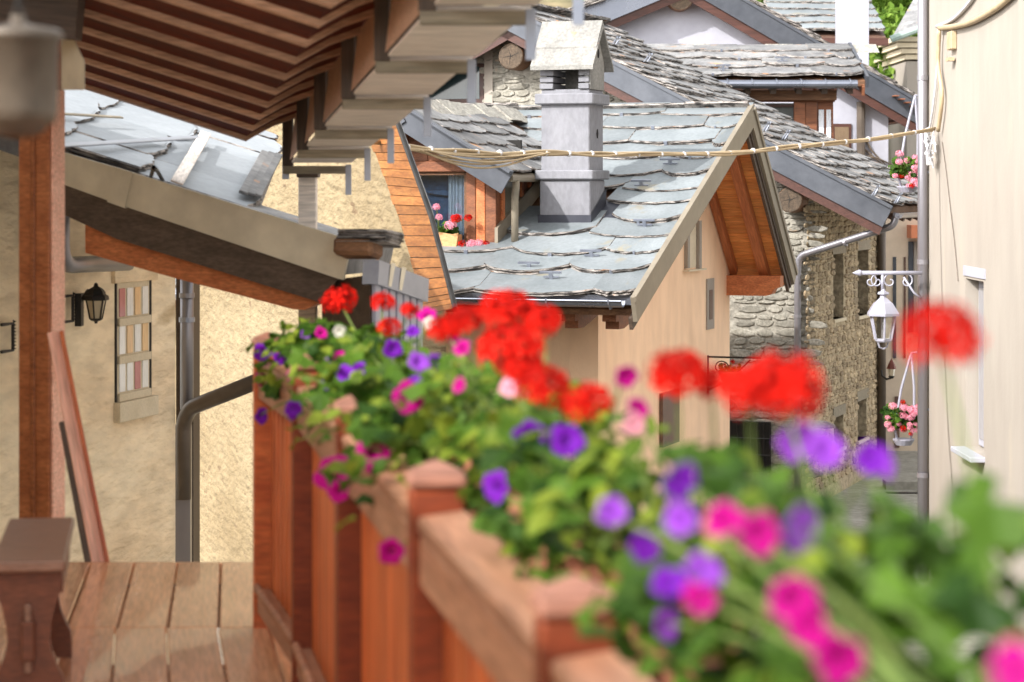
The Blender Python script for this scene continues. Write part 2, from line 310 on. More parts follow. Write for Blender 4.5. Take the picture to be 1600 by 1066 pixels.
def guard_mesh():
    mb = MB(); mb.box(-.13, -.01, .10, .13, .01, .125).box(-.02, -.014, 0, .02, .014, .11).box(-.09, -.008, .045, .09, .008, .062).box(-.02, -.02, 0, .02, .22, .008)
    return mb.mesh('snow_guard', m_galv)
_guard = guard_mesh()
def loop_guard():
    mb = MB()
    for s in (-1, 1): mb.tube([(s*.16, 0, 0), (s*.03, 0, .16), (s*.10, 0, .17), (s*.02, .0, .0)], .008, 5)
    return mb.mesh('snow_guard', m_galv)
_lguard = loop_guard()
def stone_mesh(w, h, d, rng):
    """rough block about the origin in local xy, face at z=d"""
    mb = MB(); n = 8; pts = []
    for k in range(n):
        a = 2*math.pi*(k+.5)/n; c, s = math.cos(a), math.sin(a)
        q = max(abs(c), abs(s)); q = q**.93
        pts.append((c/q*w/2*rng.uniform(.86, 1.0), s/q*h/2*rng.uniform(.84, 1.0)))
    vs = [(x, y, 0) for x, y in pts]+[(x*.97, y*.95, d*rng.uniform(.5, .7)) for x, y in pts]+[(x*.84, y*.78, d*rng.uniform(.8, 1.1)) for x, y in pts]+[(w*rng.uniform(-.2, .2), h*rng.uniform(-.2, .2), d*rng.uniform(.9, 1.15))]
    fs = [(j*n+i, j*n+(i+1) % n, (j+1)*n+(i+1) % n, (j+1)*n+i) for j in (0, 1) for i in range(n)]+[(2*n+i, 2*n+(i+1) % n, 3*n) for i in range(n)]
    return vs, fs
def stone_field(parent, M, x0, x1, y0, y1, mat, inside, hr=(.08, .19), wr=(.16, .5), nparts=250, name='stone', seed=3, d=.026, gap=.010):
    rng = random.Random(seed); meshes = []
    for i in range(14):
        w = rng.uniform(*wr); h = rng.uniform(*hr); vs, fs = stone_mesh(w, h, d, rng); meshes.append((w, h, vs, fs, MB().add(vs, fs).mesh(name, mat)))
    spots = []; y = y0
    while y < y1:
        h = rng.uniform(*hr); x = x0-rng.uniform(0, .3)
        while x < x1:
            w = rng.uniform(*wr)*(.8 if h < .12 else 1.0); cx, cy = x+w/2, y+h/2+rng.uniform(-.012, .012)
            if inside(cx, cy): spots.append((w*h, cx, cy, w-gap, h-gap*.8))
            x += w
        y += h
    spots.sort(reverse=True); rest = MB(M)
    for k, (_, cx, cy, w, h) in enumerate(spots):
        mw, mh, vs, fs, me = rng.choice(meshes)
        T = T3(cx, cy, 0) @ Matrix.Rotation(rng.uniform(-.10, .10), 4, 'Z') @ Matrix.Diagonal((w/mw, h/mh, rng.uniform(.7, 1.3), 1))
        if k < nparts: put(name, me, M @ T, parent)
        else: rest.add(vs, fs, 0, T)
    if rest.v: rest.build(name+'work', mat, parent, kind='stuff')
def pipe_with_elbows(pts, r, name, mat, parent, n=14):
    P = [V(p) for p in pts]; out = [P[0]]
    for i in range(1, len(P)-1):
        a, b, c = P[i-1], P[i], P[i+1]; k = min(r*2.6, (b-a).length*.45, (c-b).length*.45); s = b+(a-b).normalized()*k; e = b+(c-b).normalized()*k
        for t in (0, .25, .5, .75, 1): out.append(s*(1-t)**2+b*2*t*(1-t)+e*t*t)
    out.append(P[-1]); mb = MB(); mb.tube(out, r, n); return mb.build(name, mat, parent, smooth=True)
def clamp_ring(parent, c, d, r, mat):
    d = V(d).normalized(); return MB().tube([V(c)-d*.018, V(c)+d*.018], r*1.16, 14).build('clamp', mat, parent)
# ================================================================ setting
g = MB(); g.add([(-60, -20, 0), (120, -20, 0), (120, 75, 0), (-60, 75, 0)], [(0, 1, 2, 3)]); g.build('street', m_street, kind='structure')
hl = MB(); nx, ny = 40, 26; vs = []
for j in range(ny):
    for i in range(nx):
        x = -120+i*7; y = 72+j*7; vs.append((x, y, -.5+(y-72)*.42+3*mnoise.noise(V((x*.03, y*.03, 1)))))
hl.add(vs, [(j*nx+i, j*nx+i+1, (j+1)*nx+i+1, (j+1)*nx+i) for j in range(ny-1) for i in range(nx-1)]); hl.build('hill', m_hill, kind='structure', smooth=True)

# ================================================================ peach gabled house with slate roof
CX, CY = 1.394, 27.0
ang = math.atan2(-.335, .942)
MH = T3(CX, CY, 0) @ RZ(ang)
def H(x, y, z): return MH @ V((x, y, z))
Hu = (MH.to_3x3() @ V((1, 0, 0))); Hv = MH.to_3x3() @ V((0, 1, 0)); UZ = V((0, 0, 1))
house = thing('gabled_house', 'peach rendered gabled house roofed with big grey stone slabs, pine boards under its gable', 'house', tuple(H(-3, 4, 0)))
ZE, ZR, YR, YB, ZB = 3.549, 5.753, 5.16, 7.57, 3.58
k1 = (ZR-ZE)/YR; k2 = (ZR-ZB)/(YB-YR)
def zf(y): return ZE+k1*y if y < YR else ZR-k2*(y-YR)
GX = -.8; WF, WB = 1.1, 7.25
# gable wall (thick) and eave wall
mb = MB(MH); mb.ext([(WF, 0), (WB, 0), (WB, zf(WB)-.16), (YR, ZR-.16), (WF, zf(WF)-.16)], -.35, 0, fr((GX, 0, 0), (0, 1, 0), y=(0, 0, 1)))
mb.build('gable_wall', m_peach, house)
MB(MH).box(-9.5, WF, 0, GX-.352, WF+.35, zf(WF)-.14).build('eave_wall', m_peach, house)
MB(MH).box(-9.5, WB-.35, 0, GX-.352, WB, zf(WB)-.2).build('rear_wall', m_peach, house)
# roof decks
mb = MB(MH); th = .10
mb.add([(-9.5, 0, ZE), (0, 0, ZE), (0, YR, ZR), (-9.5, YR, ZR), (-9.5, 0, ZE-th), (0, 0, ZE-th), (0, YR, ZR-th), (-9.5, YR, ZR-th)],
       [(0, 1, 2, 3), (4, 7, 6, 5), (0, 4, 5, 1), (1, 5, 6, 2), (3, 7, 4, 0)])
mb.add([(-9.5, YB, ZB), (0, YB, ZB), (0, YR, ZR), (-9.5, YR, ZR), (-9.5, YB, ZB-th), (0, YB, ZB-th), (0, YR, ZR-th), (-9.5, YR, ZR-th)],
       [(3, 2, 1, 0), (5, 6, 7, 4), (1, 5, 4, 0), (2, 6, 5, 1), (0, 4, 7, 3)])
mb.build('roof', m_oldwood, house)
up1 = (Hv*YR+UZ*(ZR-ZE)).normalized(); SL1 = math.hypot(YR, ZR-ZE)
c1 = YR/SL1
def hskip(x, y):
    lx = x-6.6; ly = y*c1
    if -1.80 < lx < -.99 and 1.55 < ly < 2.3: return True
    return lx < -2.25 and 1.35 < ly < 3.0 and lx > -4.6
slate_roof(house, H(-6.6, -.10, ZE-.03), Hu, up1, 6.6, SL1+.05, row=.50, wr=(.9, 1.45), t=.046, rnd=.20, mats=[m_slate, m_slatedge], skip=hskip, clips=.5, seed=11, jit=.05)
up2 = (-Hv*(YB-YR)+UZ*(ZR-ZB)).normalized(); SL2 = math.hypot(YB-YR, ZR-ZB)
slate_roof(house, H(0, YB+.1, ZB-.05), -Hu, up2, 5.0, SL2, row=.45, wr=(.8, 1.3), t=.034, rnd=.1, mats=[m_slate, m_slatedge], seed=12)
# cement ridge
mb = MB(MH)
for i in range(14):
    x0 = -6.6+i*.47; dz = random.uniform(-.012, .012); mb.add([(x0, YR-.2, ZR-.03+dz), (x0+.475, YR-.2, ZR-.03+dz), (x0+.475, YR, ZR+.11+dz), (x0, YR, ZR+.11+dz), (x0, YR+.2, ZR-.1), (x0+.475, YR+.2, ZR-.1)], [(0, 1, 2, 3), (3, 2, 5, 4), (1, 5, 2), (0, 3, 4)])
mb.build('ridge_cap', m_cement, house)
# snow guards
def on_roof(px, py):
    n = Hu.cross(up1); return RP(px, py, H(0, 0, ZE+.09), n)
for px, py in ((828, 425), (925, 406), (1003, 296), (1008, 358), (862, 440), (1048, 262)):
    put('snow_guard', _guard, fr(on_roof(px, py), Hu, y=up1), house)
# verge boards (metal clad): front and rear rake
def rake(P, Q, name, mat, w, t, off, drop):
    d = (Q-P).normalized(); n = Hu; upv = n.cross(d); upv = upv if upv.z > 0 else -upv
    M = fr(P, d, y=upv); mb = MB(M); L = (Q-P).length; s = 1 if (M.to_3x3() @ V((0, 0, 1))).dot(Hu) > 0 else -1
    a, b = sorted((s*off, s*(off+t))); mb.box(0, drop-w, a, L, drop, b)
    a, b = sorted((s*(off+t), s*(off+t+.02))); mb.box(0, drop-.05, a, L, drop+.012, b)
    return mb.build(name, mat, house)
P0, P1, P2 = H(0, -.22, ZE-k1*.22+.02), H(0, YR, ZR+.02), H(0, YB+.1, ZB-k2*.1+.02)
rake(P0, H(0, YR+.01, ZR+.024), 'verge_flashing', m_taupe, .30, .05, .004, .13)
rake(P1, P2, 'verge_flashing', m_taupe, .22, .05, .0, .13)
rake(P0, P1, 'verge_board', m_darkwood, .14, .04, -.05, -.13); rake(P1, P2, 'verge_board', m_darkwood, .12, .04, -.05, -.1)
# soffit boards under the rear slope, and under the front one
nb = 17
for i in range(nb):
    t = (i+.5)/nb; y = YR+.1+(YB-YR-.1)*t; z = zf(y)-.135
    plank('soffit_board', H(GX+.0, y, z), H(-.055, y, z), SL2/nb*.94, .022, MH.to_3x3() @ V((0, k2, 1)), m_soffit, house, .003)
for i in range(18):
    t = (i+.5)/18; y = YR*t; z = zf(y)-.135
    plank('soffit_board', H(GX+.0, y, z), H(-.055, y, z), SL1/18*.95, .022, MH.to_3x3() @ V((0, -k1, 1)), m_soffit, house, .003)
for x in (-.30,):
    plank('rafter', H(x, YR+.08, zf(YR+.08)-.23), H(x, YB-.02, zf(YB-.02)-.23), .13, .15, UZ, m_beam, house)
plank('rafter', H(GX+.06, YR+.08, zf(YR+.08)-.22), H(GX+.06, YB-.3, zf(YB-.3)-.22), .10, .13, UZ, m_beam, house)
mb = MB(MH); mb.ext([(GX, 0), (-.05, 0), (-.05, .10), (-.05, .20), (GX, .20)][:0] or [(GX, -.13), (-.24, -.13), (-.15, -.10), (-.11, -.03), (-.03, .0), (-.03, .15), (GX, .15)], .2, 0, fr((0, WB+.02, 3.43), (1, 0, 0), y=(0, 0, 1)))
mb.build('purlin_end', m_beam, house)
mb = MB(MH); mb.ext([(GX, -.12), (-.16, -.12), (-.08, -.02), (-.03, .02), (-.03, .12), (GX, .12)], .18, 0, fr((0, .75, 3.58), (1, 0, 0), y=(0, 0, 1)))
mb.build('purlin_end', m_beam, house)
# gutter at the front eave with brackets, corbels below
mb = MB(MH); pr = [(-.075*math.cos(math.pi*k/8), -.075*math.sin(math.pi*k/8)) for k in range(9)]; pr += [(x*.9, y*.9) for x, y in pr[::-1]]
mb.ext(pr, 7.4, 0, fr((-7.5, -.19, ZE+.0), (0, 1, 0), y=(0, 0, 1)) )
mb.tube([(-7.5, -.27, ZE), (-.1, -.27, ZE)], .012, 6)
mb.build('gutter', m_gutter, house, smooth=False)
MB(MH).box(-7.5, -.06, ZE-.05, -.02, -.03, ZE+.06).build('eave_flashing', m_gutter, house)
MB(MH).box(-7.5, .0, ZE-.17, -.05, .04, ZE-.06).build('eave_board', m_oldwood, house)
for x in (-.25, -.98, -1.7, -2.45): MB(MH).tube([(x, -.06, ZE-.02), (x, -.12, ZE-.075), (x, -.2, ZE-.09), (x, -.27, ZE-.03), (x, -.28, ZE+.02)], .011, 6).build('gutter_bracket', m_galv, house)
for px in (905, 968):
    p = MH.inverted() @ RP(px, 488, H(0, .5, 0), Hv); x = p.x
    mb = MB(MH); mb.ext([(.1, .0), (.1, -.10), (.22, -.10), (.22, -.19), (.42, -.19), (1.1, -.05), (1.1, .08), (.1, .08)], .16, 0, fr((x-.08, 0, ZE-.15), (0, 1, 0), y=(0, 0, 1))); mb.build('corbel', m_dormer, house)
# niche and slit in the gable wall (frames proud, dark backs)
def gp(px, py): q = MH.inverted() @ RP(px, py, H(GX, 0, 0), Hu); return q.y, q.z
def gbox(name, a, b, mat, x0=.0, x1=.03): 
    (ya, za), (yb, zb) = a, b; return MB(MH).box(GX+x0, min(ya, yb), min(za, zb), GX+x1, max(ya, yb), max(za, zb)).build(name, mat, house)
gbox('niche_back', gp(1073, 420), gp(1087, 352), m_trimstone, .002, .006)
gbox('niche_frame', gp(1069, 420), gp(1072.5, 345), m_cream, .0, .05); gbox('niche_frame', gp(1087.5, 420), gp(1091, 345), m_cream, .0, .05)
gbox('niche_sill', gp(1067, 425), gp(1094, 419.5), m_trimstone, .0, .09)
gbox('slit_surround', gp(1103, 516), gp(1114, 435), m_cream, .0, .02); gbox('slit_opening', gp(1106, 500), gp(1111, 453), m_brown, .021, .026)
gbox('door', gp(1030, 700), gp(1056, 608), m_brown, .004, .05)
# iron scroll bracket on the gable wall, holding a planter (its own thing)
yb_, zb_ = gp(1103, 558)
br = thing('scroll_bracket', 'black wrought iron scroll bracket on the peach gable wall', 'bracket', tuple(H(GX, yb_, zb_)))
mb = MB(MH); x0 = GX+.02; mb.box(x0, yb_-.012, zb_-.5, x0+.02, yb_+.012, zb_+.02); mb.tube([(x0, yb_, zb_), (x0+.75, yb_, zb_)], .014, 6)
mb.tube([(x0, yb_, zb_-.45), (x0+.3, yb_, zb_-.32), (x0+.6, yb_, zb_-.03)], .012, 6); mb.build('arm', m_iron, br)
mb = MB(MH); mb.tube([(x0+.18+.13*math.exp(-.22*t)*math.cos(t), yb_, zb_-.15+.13*math.exp(-.22*t)*math.sin(t)) for t in [k*.35 for k in range(34)]], .009, 5); mb.build('scroll', m_iron, br)
mb = MB(MH @ T3(GX+.34, yb_, zb_-.36)); mb.lathe([(.10, 0), (.15, .14), (.165, .15), (.165, .17), (.14, .17), (.09, .02)], 14); pl_ = mb.build('planter', m_terra); tag(pl_, 'small terracotta planter standing in the iron scroll bracket', 'planter')

# ---- chimney (part of the house)
cx0, cx1, cy0, cy1 = -1.70, -1.09, 1.67, 2.22
mb = MB(MH); mb.cbox(cx0-.015, cy0-.015, 3.9, cx1+.015, cy1+.015, 4.905, .012); mb.cbox(cx0, cy0, 4.9, cx1, cy1, 5.99, .012)
chim = mb.build('chimney', m_chim, house)
for z0, z1 in ((4.907, 5.02), (5.81, 5.94)): MB(MH).cbox(cx0-.065, cy0-.065, z0, cx1+.065, cy1+.065, z1, .014).build('chimney_band', m_chim, chim)
for xa, xb in ((cx0, cx0+.16), (cx1-.12, cx1)):
    for k in range(4): MB(MH).cbox(xa-.012, cy0-.03+k*.008, 5.995+k*.08, xb+.0, cy1+.02, 6.06+k*.08, .006).build('chimney_louvre', m_chim, chim)
mb = MB(MH); mb.ext([(cy0-.0, 5.99), (cy1, 5.99), (cy1, 6.33), ((cy0+cy1)/2, 6.72), (cy0, 6.33)], -.07, 0, fr((cx1+.012, 0, 0), (0, 1, 0), y=(0, 0, 1))); mb.ext([(cy0, 5.99), (cy1, 5.99), (cy1, 6.33), ((cy0+cy1)/2, 6.72), (cy0, 6.33)], .07, 0, fr((cx0, 0, 0), (0, 1, 0), y=(0, 0, 1))); mb.box(cx0+.16, cy1-.10, 5.99, cx1-.12, cy1-.04, 6.35)
mb.build('chimney_gable', m_chimcap, chim)
mb = MB(MH); ym = (cy0+cy1)/2
for s in (-1, 1):
    a, b = ym+s*.42, ym; mb.add([(cx0-.09, a, 6.27), (cx1+.09, a, 6.27), (cx1+.09, b, 6.79), (cx0-.09, b, 6.79), (cx0-.09, a, 6.22), (cx1+.09, a, 6.22), (cx1+.09, b, 6.73), (cx0-.09, b, 6.73)], [(0, 1, 2, 3), (7, 6, 5, 4), (0, 4, 5, 1), (1, 5, 6, 2), (3, 7, 4, 0)])
    a1, b1 = ym+s*.25, ym; mb.add([(cx0-.08, a1, 6.50), (cx1+.08, a1, 6.50), (cx1+.08, b1, 6.83), (cx0-.08, b1, 6.83), (cx0-.08, a1, 6.46), (cx1+.08, a1, 6.46), (cx1+.08, b1, 6.78), (cx0-.08, b1, 6.78)], [(0, 1, 2, 3), (7, 6, 5, 4), (0, 4, 5, 1), (1, 5, 6, 2), (3, 7, 4, 0)])
mb.build('chimney_cap', m_chimcap, chim)
for z in (6.43, 5.46): MB(MH).ext([(0, -.055), (.022, 0), (0, .055), (-.022, 0)], .012, 0, fr((cx1+.014 if z > 6 else cx1+.002, ym+.02, z), (0, 1, 0), y=(0, 0, 1))).build('chimney_slot', m_dark, chim)
zc0, zc1 = ZE+k1*cy0, ZE+k1*cy1
mb = MB(MH); mb.add([(cx0-.03, cy0-.03, zc0-.1), (cx1+.03, cy0-.03, zc0-.1), (cx1+.03, cy0-.03, zc0+.22), (cx0-.03, cy0-.03, zc0+.22), (cx1+.03, cy1+.03, zc1-.1), (cx1+.03, cy1+.03, zc1+.3)], [(0, 1, 2, 3), (1, 4, 5, 2)])
mb.add([(cx0-.25, cy0-.3, zc0-.02), (cx1+.3, cy0-.3, zc0-.02), (cx1+.3, cy0, zc0+.105), (cx0-.25, cy0, zc0+.105)], [(0, 1, 2, 3)]); mb.add([(cx1, cy0-.02, zc0+.10), (cx1+.3, cy0-.02, zc0+.10), (cx1+.3, cy1+.2, zc1+.19), (cx1, cy1+.2, zc1+.19)], [(0, 1, 2, 3)])
mb.build('lead_flashing', m_lead, chim)

# ---- dormer (part of the house)
DY = 1.15; DX = -2.10; AX, AZ = -3.18, 5.74; EXr, EZ = -1.86, 4.96; dk = (AZ-EZ)/(EXr-AX)
EXl = AX-(EXr-AX)
def dm(x): return AZ-dk*abs(x-AX)
mb = MB(MH); mb.ext([(EXl+.2, 3.9), (DX-.0, 3.9), (DX, 4.12), (EXl+.2, 4.12)], .1, 0, fr((0, DY+.1, 0), (1, 0, 0), y=(0, 0, 1)))
mb.ext([(EXl+.2, 5.06), (DX, 5.06), (DX, dm(DX)-.05), (AX, AZ-.05), (EXl+.2, dm(EXl+.2)-.05)], .1, 0, fr((0, DY+.1, 0), (1, 0, 0), y=(0, 0, 1)))
mb.box(DX-.35, DY, 4.12, DX, DY+.1, 5.06); mb.box(EXl+.2, DY, 4.12, EXl+.4, DY+.1, 5.06)
dorm = mb.build('dormer', m_dormer, house)
for i in range(9):
    x = -4.2+i*.25
    if x < DX-.1: 
        zt = min(dm(x), dm(x+.24))-.06
        MB(MH).cbox(x, DY-.02, 5.13, x+.24, DY-.001, zt, .004).build('dormer_board', m_dormer, dorm)
MB(MH).cbox(EXl+.2, DY-.035, 5.0, DX+.02, DY-.001, 5.125, .006).build('dormer_lintel', m_dormer, dorm)
for x0, x1, mm in ((-2.46, -2.34, m_dormer), (-2.335, -2.22, m_beam), (-2.215, -2.08, m_dormer)): MB(MH).cbox(x0, DY-.03, 4.06, x1, DY-.001, 4.998, .006).build('dormer_jamb', mm, dorm)
MB(MH).cbox(-4.1, DY-.16, 4.02, -2.05, DY-.0, 4.075, .006).build('dormer_sill', m_grey, dorm)
MB(MH).box(-4.0, DY+.04, 4.12, -2.46, DY+.046, 5.0).build('pane', m_glass, dorm)
mb = MB(MH); mb.box(-4.0, DY+.01, 4.09, -2.46, DY+.05, 4.15); mb.box(-3.3, DY+.01, 4.15, -3.24, DY+.05, 5.0); mb.box(-2.5, DY+.01, 4.15, -2.46, DY+.05, 5.0); mb.box(-4.0, DY+.01, 4.96, -2.46, DY+.05, 5.0); mb.build('window_frame', m_oldwood, dorm)
mb = MB(MH); n = 22
mb.add([(-2.76+.3*i/n, DY+.16+.02*math.sin(i*1.9), z) for i in range(n+1) for z in (4.1, 5.0)], [(2*i, 2*i+2, 2*i+3, 2*i+1) for i in range(n)]); mb.build('curtain', m_curtain, dorm)
mb = MB(MH); mb.add([(-4.0, DY+.3, 4.1), (-2.7, DY+.3, 4.1), (-2.7, DY+.3, 4.74), (-4.0, DY+.28, 4.86)], [(0, 1, 2, 3)]); mb.add([(-4.0, DY+.24, 4.87), (-2.72, DY+.24, 4.70), (-2.72, DY+.26, 5.0), (-4., DY+.26, 5.0)], [(0, 1, 2, 3)]); mb.build('blue_blind', m_blue, dorm)
MB(MH).box(-4.2, DY+1.2, 3.9, DX-.1, DY+1.25, 5.4).build('room_back', m_dark, dorm)
# right cheek with a small window
mb = MB(MH); yk = DY+.1
def mroof(y): return ZE+k1*y
CY1 = 3.3
mb.add([(DX, yk, 3.9), (DX, CY1, mroof(CY1)-.1), (DX, CY1, 5.02), (DX, yk, 5.02)], [(0, 1, 2, 3)]); mb.build('cheek_wall', m_dormer, dorm)
for y0, y1, z0, z1 in ((1.32, 1.40, 4.35, 4.98), (2.0, 2.08, 4.5, 4.98), (2.3, 2.38, 4.6, 4.98), (1.40, 2.0, 4.90, 4.98), (1.40, 2.0, 4.40, 4.46)): MB(MH).cbox(DX+.002, y0, z0, DX+.035, y1, z1, .004).build('cheek_frame', m_beam, dorm)
MB(MH).box(DX+.003, 1.40, 4.46, DX+.012, 2.0, 4.90).build('cheek_pane', pane_mat('cheek_glass', (.16, .15, .12), .1), dorm)
mb = MB(MH); mb.add([(DX+.01, DY-.05, mroof(DY)+.05), (DX+.01, 3.2, mroof(3.2)+.02), (DX+.01, 3.2, mroof(3.2)+.26), (DX+.01, DY-.05, mroof(DY)+.29), (DX+.05, DY-.05, mroof(DY)+.05), (DX+.05, 3.2, mroof(3.2)+.02), (DX+.05, 3.2, mroof(3.2)+.26), (DX+.05, DY-.05, mroof(DY)+.29)], [(4, 5, 6, 7), (3, 7, 6, 2), (0, 4, 7, 3)]); mb.build('cheek_flashing', m_taupe, dorm)
# dormer roof
RF = .72
mb = MB(MH)
for s in (1, -1):
    ex = EXr if s > 0 else EXl; yb = (EZ-ZE)/k1+.1; yr = (AZ-ZE)/k1+.05
    a = [(AX, RF, AZ), (ex, RF, EZ), (ex, yb, EZ), (AX, yr, AZ)]; mb.add(a+[(x, y, z-.07) for x, y, z in a], [(0, 1, 2, 3) if s > 0 else (3, 2, 1, 0), (7, 6, 5, 4), (0, 4, 5, 1), (1, 5, 6, 2)])
mb.build('dormer_roof', m_oldwood, dorm)
for s in (1, -1):
    ex = EXr if s > 0 else EXl
    A = H(AX, RF-.03, AZ+.06); B = H(ex+s*.12, RF-.03, EZ-dk*.12+.06)
    M = fr(A, B-A, y=Hv.cross(B-A) if s < 0 else (B-A).cross(Hv)); sg = 1
    mm = MB(M); L = (B-A).length; mm.box(0, -.24, -.03, L, .03, .0); mm.box(0, .031, -.03, L, .06, .12); mm.build('dormer_fascia', m_grey, dorm)
du = Hv; dupv = (-Hu*(EXr-AX)+UZ*(AZ-EZ)).normalized(); dsl = math.hypot(EXr-AX, AZ-EZ)
sl = slate_roof(house, H(EXr+.06, RF+.02, EZ-.02), Hv, dupv, 2.9, dsl, row=.30, wr=(.5, .9), t=.03, rnd=.08, mats=[m_slate_old, m_slatedge], seed=21, lift=.02)
mb = MB(MH)
for i in range(10): 
    y0 = RF+i*.42; z = AZ+random.uniform(.09, .13); mb.add([(AX+.26, y0, z-.16), (AX+.26, y0+.43, z-.16), (AX, y0+.43, z+.04), (AX, y0, z+.04), (AX-.26, y0+.43, z-.16), (AX-.26, y0, z-.16)], [(0, 1, 2, 3), (3, 2, 4, 5), (0, 3, 5)])
mb.build('dormer_ridge', m_cement, dorm)
mb = MB(MH); mb.tube([(EXr+.05, RF+.1, EZ-.03), (EXr+.05, 3.1, EZ-.03)], .055, 10); mb.build('dormer_gutter', m_taupe, dorm)
pipe_with_elbows([H(EXr+.05, RF+.35, EZ-.05), H(EXr+.05, RF+.35, EZ-.14), H(DX+.24, RF+.45, EZ-.26), H(DX+.24, RF+.45, mroof(RF+.45)+.12)], .045, 'dormer_downpipe', m_taupe, dorm)
# flower box on the dormer sill
fbp = H(-2.78, DY-.10, 4.075)
FW = .27
fb = thing('window_box', 'small pine window box with a carved heart under the dormer window', 'flower box', tuple(fbp))
mb = MB(MH @ T3(-2.78, DY-.10, 4.08)); mb.ext([(-.25, 0), (.25, 0), (.28, .19), (.2, .175), (.0, .205), (-.2, .175), (-.28, .19)], .02, 0, fr((0, -.07, 0), (1, 0, 0), y=(0, 0, 1)))
mb.box(-.22, -.068, 0, .22, .07, .02); mb.box(-.27, -.068, .02, -.25, .07, .17); mb.box(.25, -.068, .02, .27, .07, .17); mb.box(-.24, .07, 0, .24, .085, .17); mb.build('trough', m_boxwood, fb)
hp = [(.30*(16*math.sin(t)**3)/16*.16, .16*.30*(13*math.cos(t)-5*math.cos(2*t)-2*math.cos(3*t)-math.cos(4*t))/16) for t in [2*math.pi*k/20 for k in range(20)]]
MB(MH @ T3(-2.78, DY-.192, 4.08+.10)).ext(hp, .006, 0, fr((0, 0, 0), (1, 0, 0), y=(0, 0, 1))).build('heart', m_redtrim, fb)
MB(MH @ T3(-2.78, DY-.10, 4.08)).box(-.22, -.066, .14, .22, .069, .165).build('soil', m_soil, fb)

# ================================================================ roughcast building with the boarded verge
Bd = V((-.35, 1, 0)).normalized(); Bn = V((-Bd.y, Bd.x, 0)); 
E0 = W(650, 490, 20.0); E0.z = 0
bh = thing('roughcast_house', 'tall house with yellow roughcast gable and curved verge of weathered boards', 'house', tuple(E0))
Bx = lambda t, o, z: V((E0.x, E0.y, 0))+Bd*t+Bn*o+UZ*z
ve = []                                                        # verge edge in the photo: px, py -> t along the gable
def vt(px, off):
    a = (px-800)/F; # X = a*Y on the line E0 - Bn*off + Bd*t
    p = V((E0.x, E0.y, 0))+Bn*off; return (a*p.y-p.x)/(Bd.x-a*Bd.y)
edge_px = [(707, 482), (700, 455), (686, 400), (670, 340), (652, 290), (634, 240), (618, 195), (603, 160)]
inner_px = [(660, 492), (657, 462), (640, 400), (622, 340), (603, 285), (586, 240), (570, 195), (555, 160)]
OV = .20
edge = []; inner = []
for (px, py), (qx, qy) in zip(edge_px, inner_px):
    t = vt(px, OV); p = V((E0.x, E0.y, 0))+Bn*OV+Bd*t; z = EYE+(295-py)/F*p.y; edge.append(V((p.x, p.y, z)))
    t = vt(qx, -.0); p = V((E0.x, E0.y, 0))+Bd*t; z = EYE+(295-qy)/F*p.y; inner.append(V((p.x, p.y, z)))
# wall: polygon in the gable plane
pts = [((q-E0).dot(Bd), q.z) for q in inner]
top_t, top_z = pts[-1]
poly = [(-.15, 0)]+[(pts[0][0]-.02, pts[0][1]-.0)]+pts[1:]+[(top_t+.5, top_z+.15), (11.5, 5.5), (11.5, 0)]
mb = MB(); M = fr(E0, Bd, y=UZ); zz = (M.to_3x3() @ V((0, 0, 1))).dot(Bn)
mb.ext(poly, -.2 if zz > 0 else .2, 0, M); mb.build('gable_wall', m_rough, bh)
# boards across the verge
def lerp(a, b, t): return a*(1-t)+b*t
def along(c, t):
    f = t*(len(c)-1); i = min(int(f), len(c)-2); return lerp(c[i], c[i+1], f-i)
nbd = 25
for i in range(nbd):
    a, b = i/nbd, (i+.93)/nbd
    p, q, r, s = along(inner, a), along(edge, a), along(edge, b), along(inner, b)
    n = (q-p).cross(s-p).normalized(); n = n if n.y < 0 or n.z < 0 else -n
    if n.dot(V((0, -1, -.3))) < 0: n = -n
    j = n*random.uniform(-.008, .008); ib = (p-q)*.12
    vs = [p+ib+j, q+j, r+j, s+ib+j]; vs += [v-n*.03 for v in vs]
    cxm = sum(vs, V((0, 0, 0)))/8; M = fr(cxm, q-p, y=(s-p)); Mi = M.inverted()
    me = MB().add([Mi @ v for v in vs], [(0, 1, 2, 3), (7, 6, 5, 4), (0, 4, 5, 1), (1, 5, 6, 2), (2, 6, 7, 3), (3, 7, 4, 0)]).mesh('verge_board', m_weather)
    put('verge_board', me, M, bh)
mb = MB(); mb.tube([e+V((.02, 0, .0)) for e in edge], .022, 6); mb.build('verge_edge', m_iron, bh)
# roof skin above the boards
mb = MB(); k = len(edge); dv = V((.55, 1.4, 0)).normalized()
rv = [e+V((.03, .02, .05)) for e in edge]+[p+V((.0, .06, .06)) for p in inner]
mb.add(rv, [(i, i+1, k+i+1, k+i) for i in range(k-1)]); mb.build('roof', m_slate_old, bh)

# ================================================================ stone house behind
Q = V((4.4, 36, 0)); MS = T3(*Q) @ RZ(ang)
def S(x, y, z): return MS @ V((x, y, z))
st = thing('stone_house', 'tall rubble stone house with slate roof, grey verge flashing and slim tall openings', 'house', tuple(S(-3, 2, 0)))
SA, SZ, SK = -4.56, 7.55, .5155
def zs(x): return SZ-SK*abs(x-SA)
mb = MB(MS); mb.ext([(-9, 0), (0, 0), (0, zs(0)-.12), (SA, SZ-.12), (-9, zs(-9)-.12)], -.5, 0, fr((0, .0, 0), (1, 0, 0), y=(0, 0, 1)))
gw = mb.build('gable_wall', m_mortar, st)
stone_field(st, MS @ fr((0, 0, 0), (1, 0, 0), y=(0, 0, 1)), -5.0, -.03, 2.4, 7.2, m_stone, lambda x, z: z < zs(x)-.22 and not (-3.4 < x < -1.2 and z < 5.4) and not ((x+4.54)**2+(z-6.83)**2 < .09), hr=(.05, .14), wr=(.15, .5), nparts=300, seed=5, name='stone')
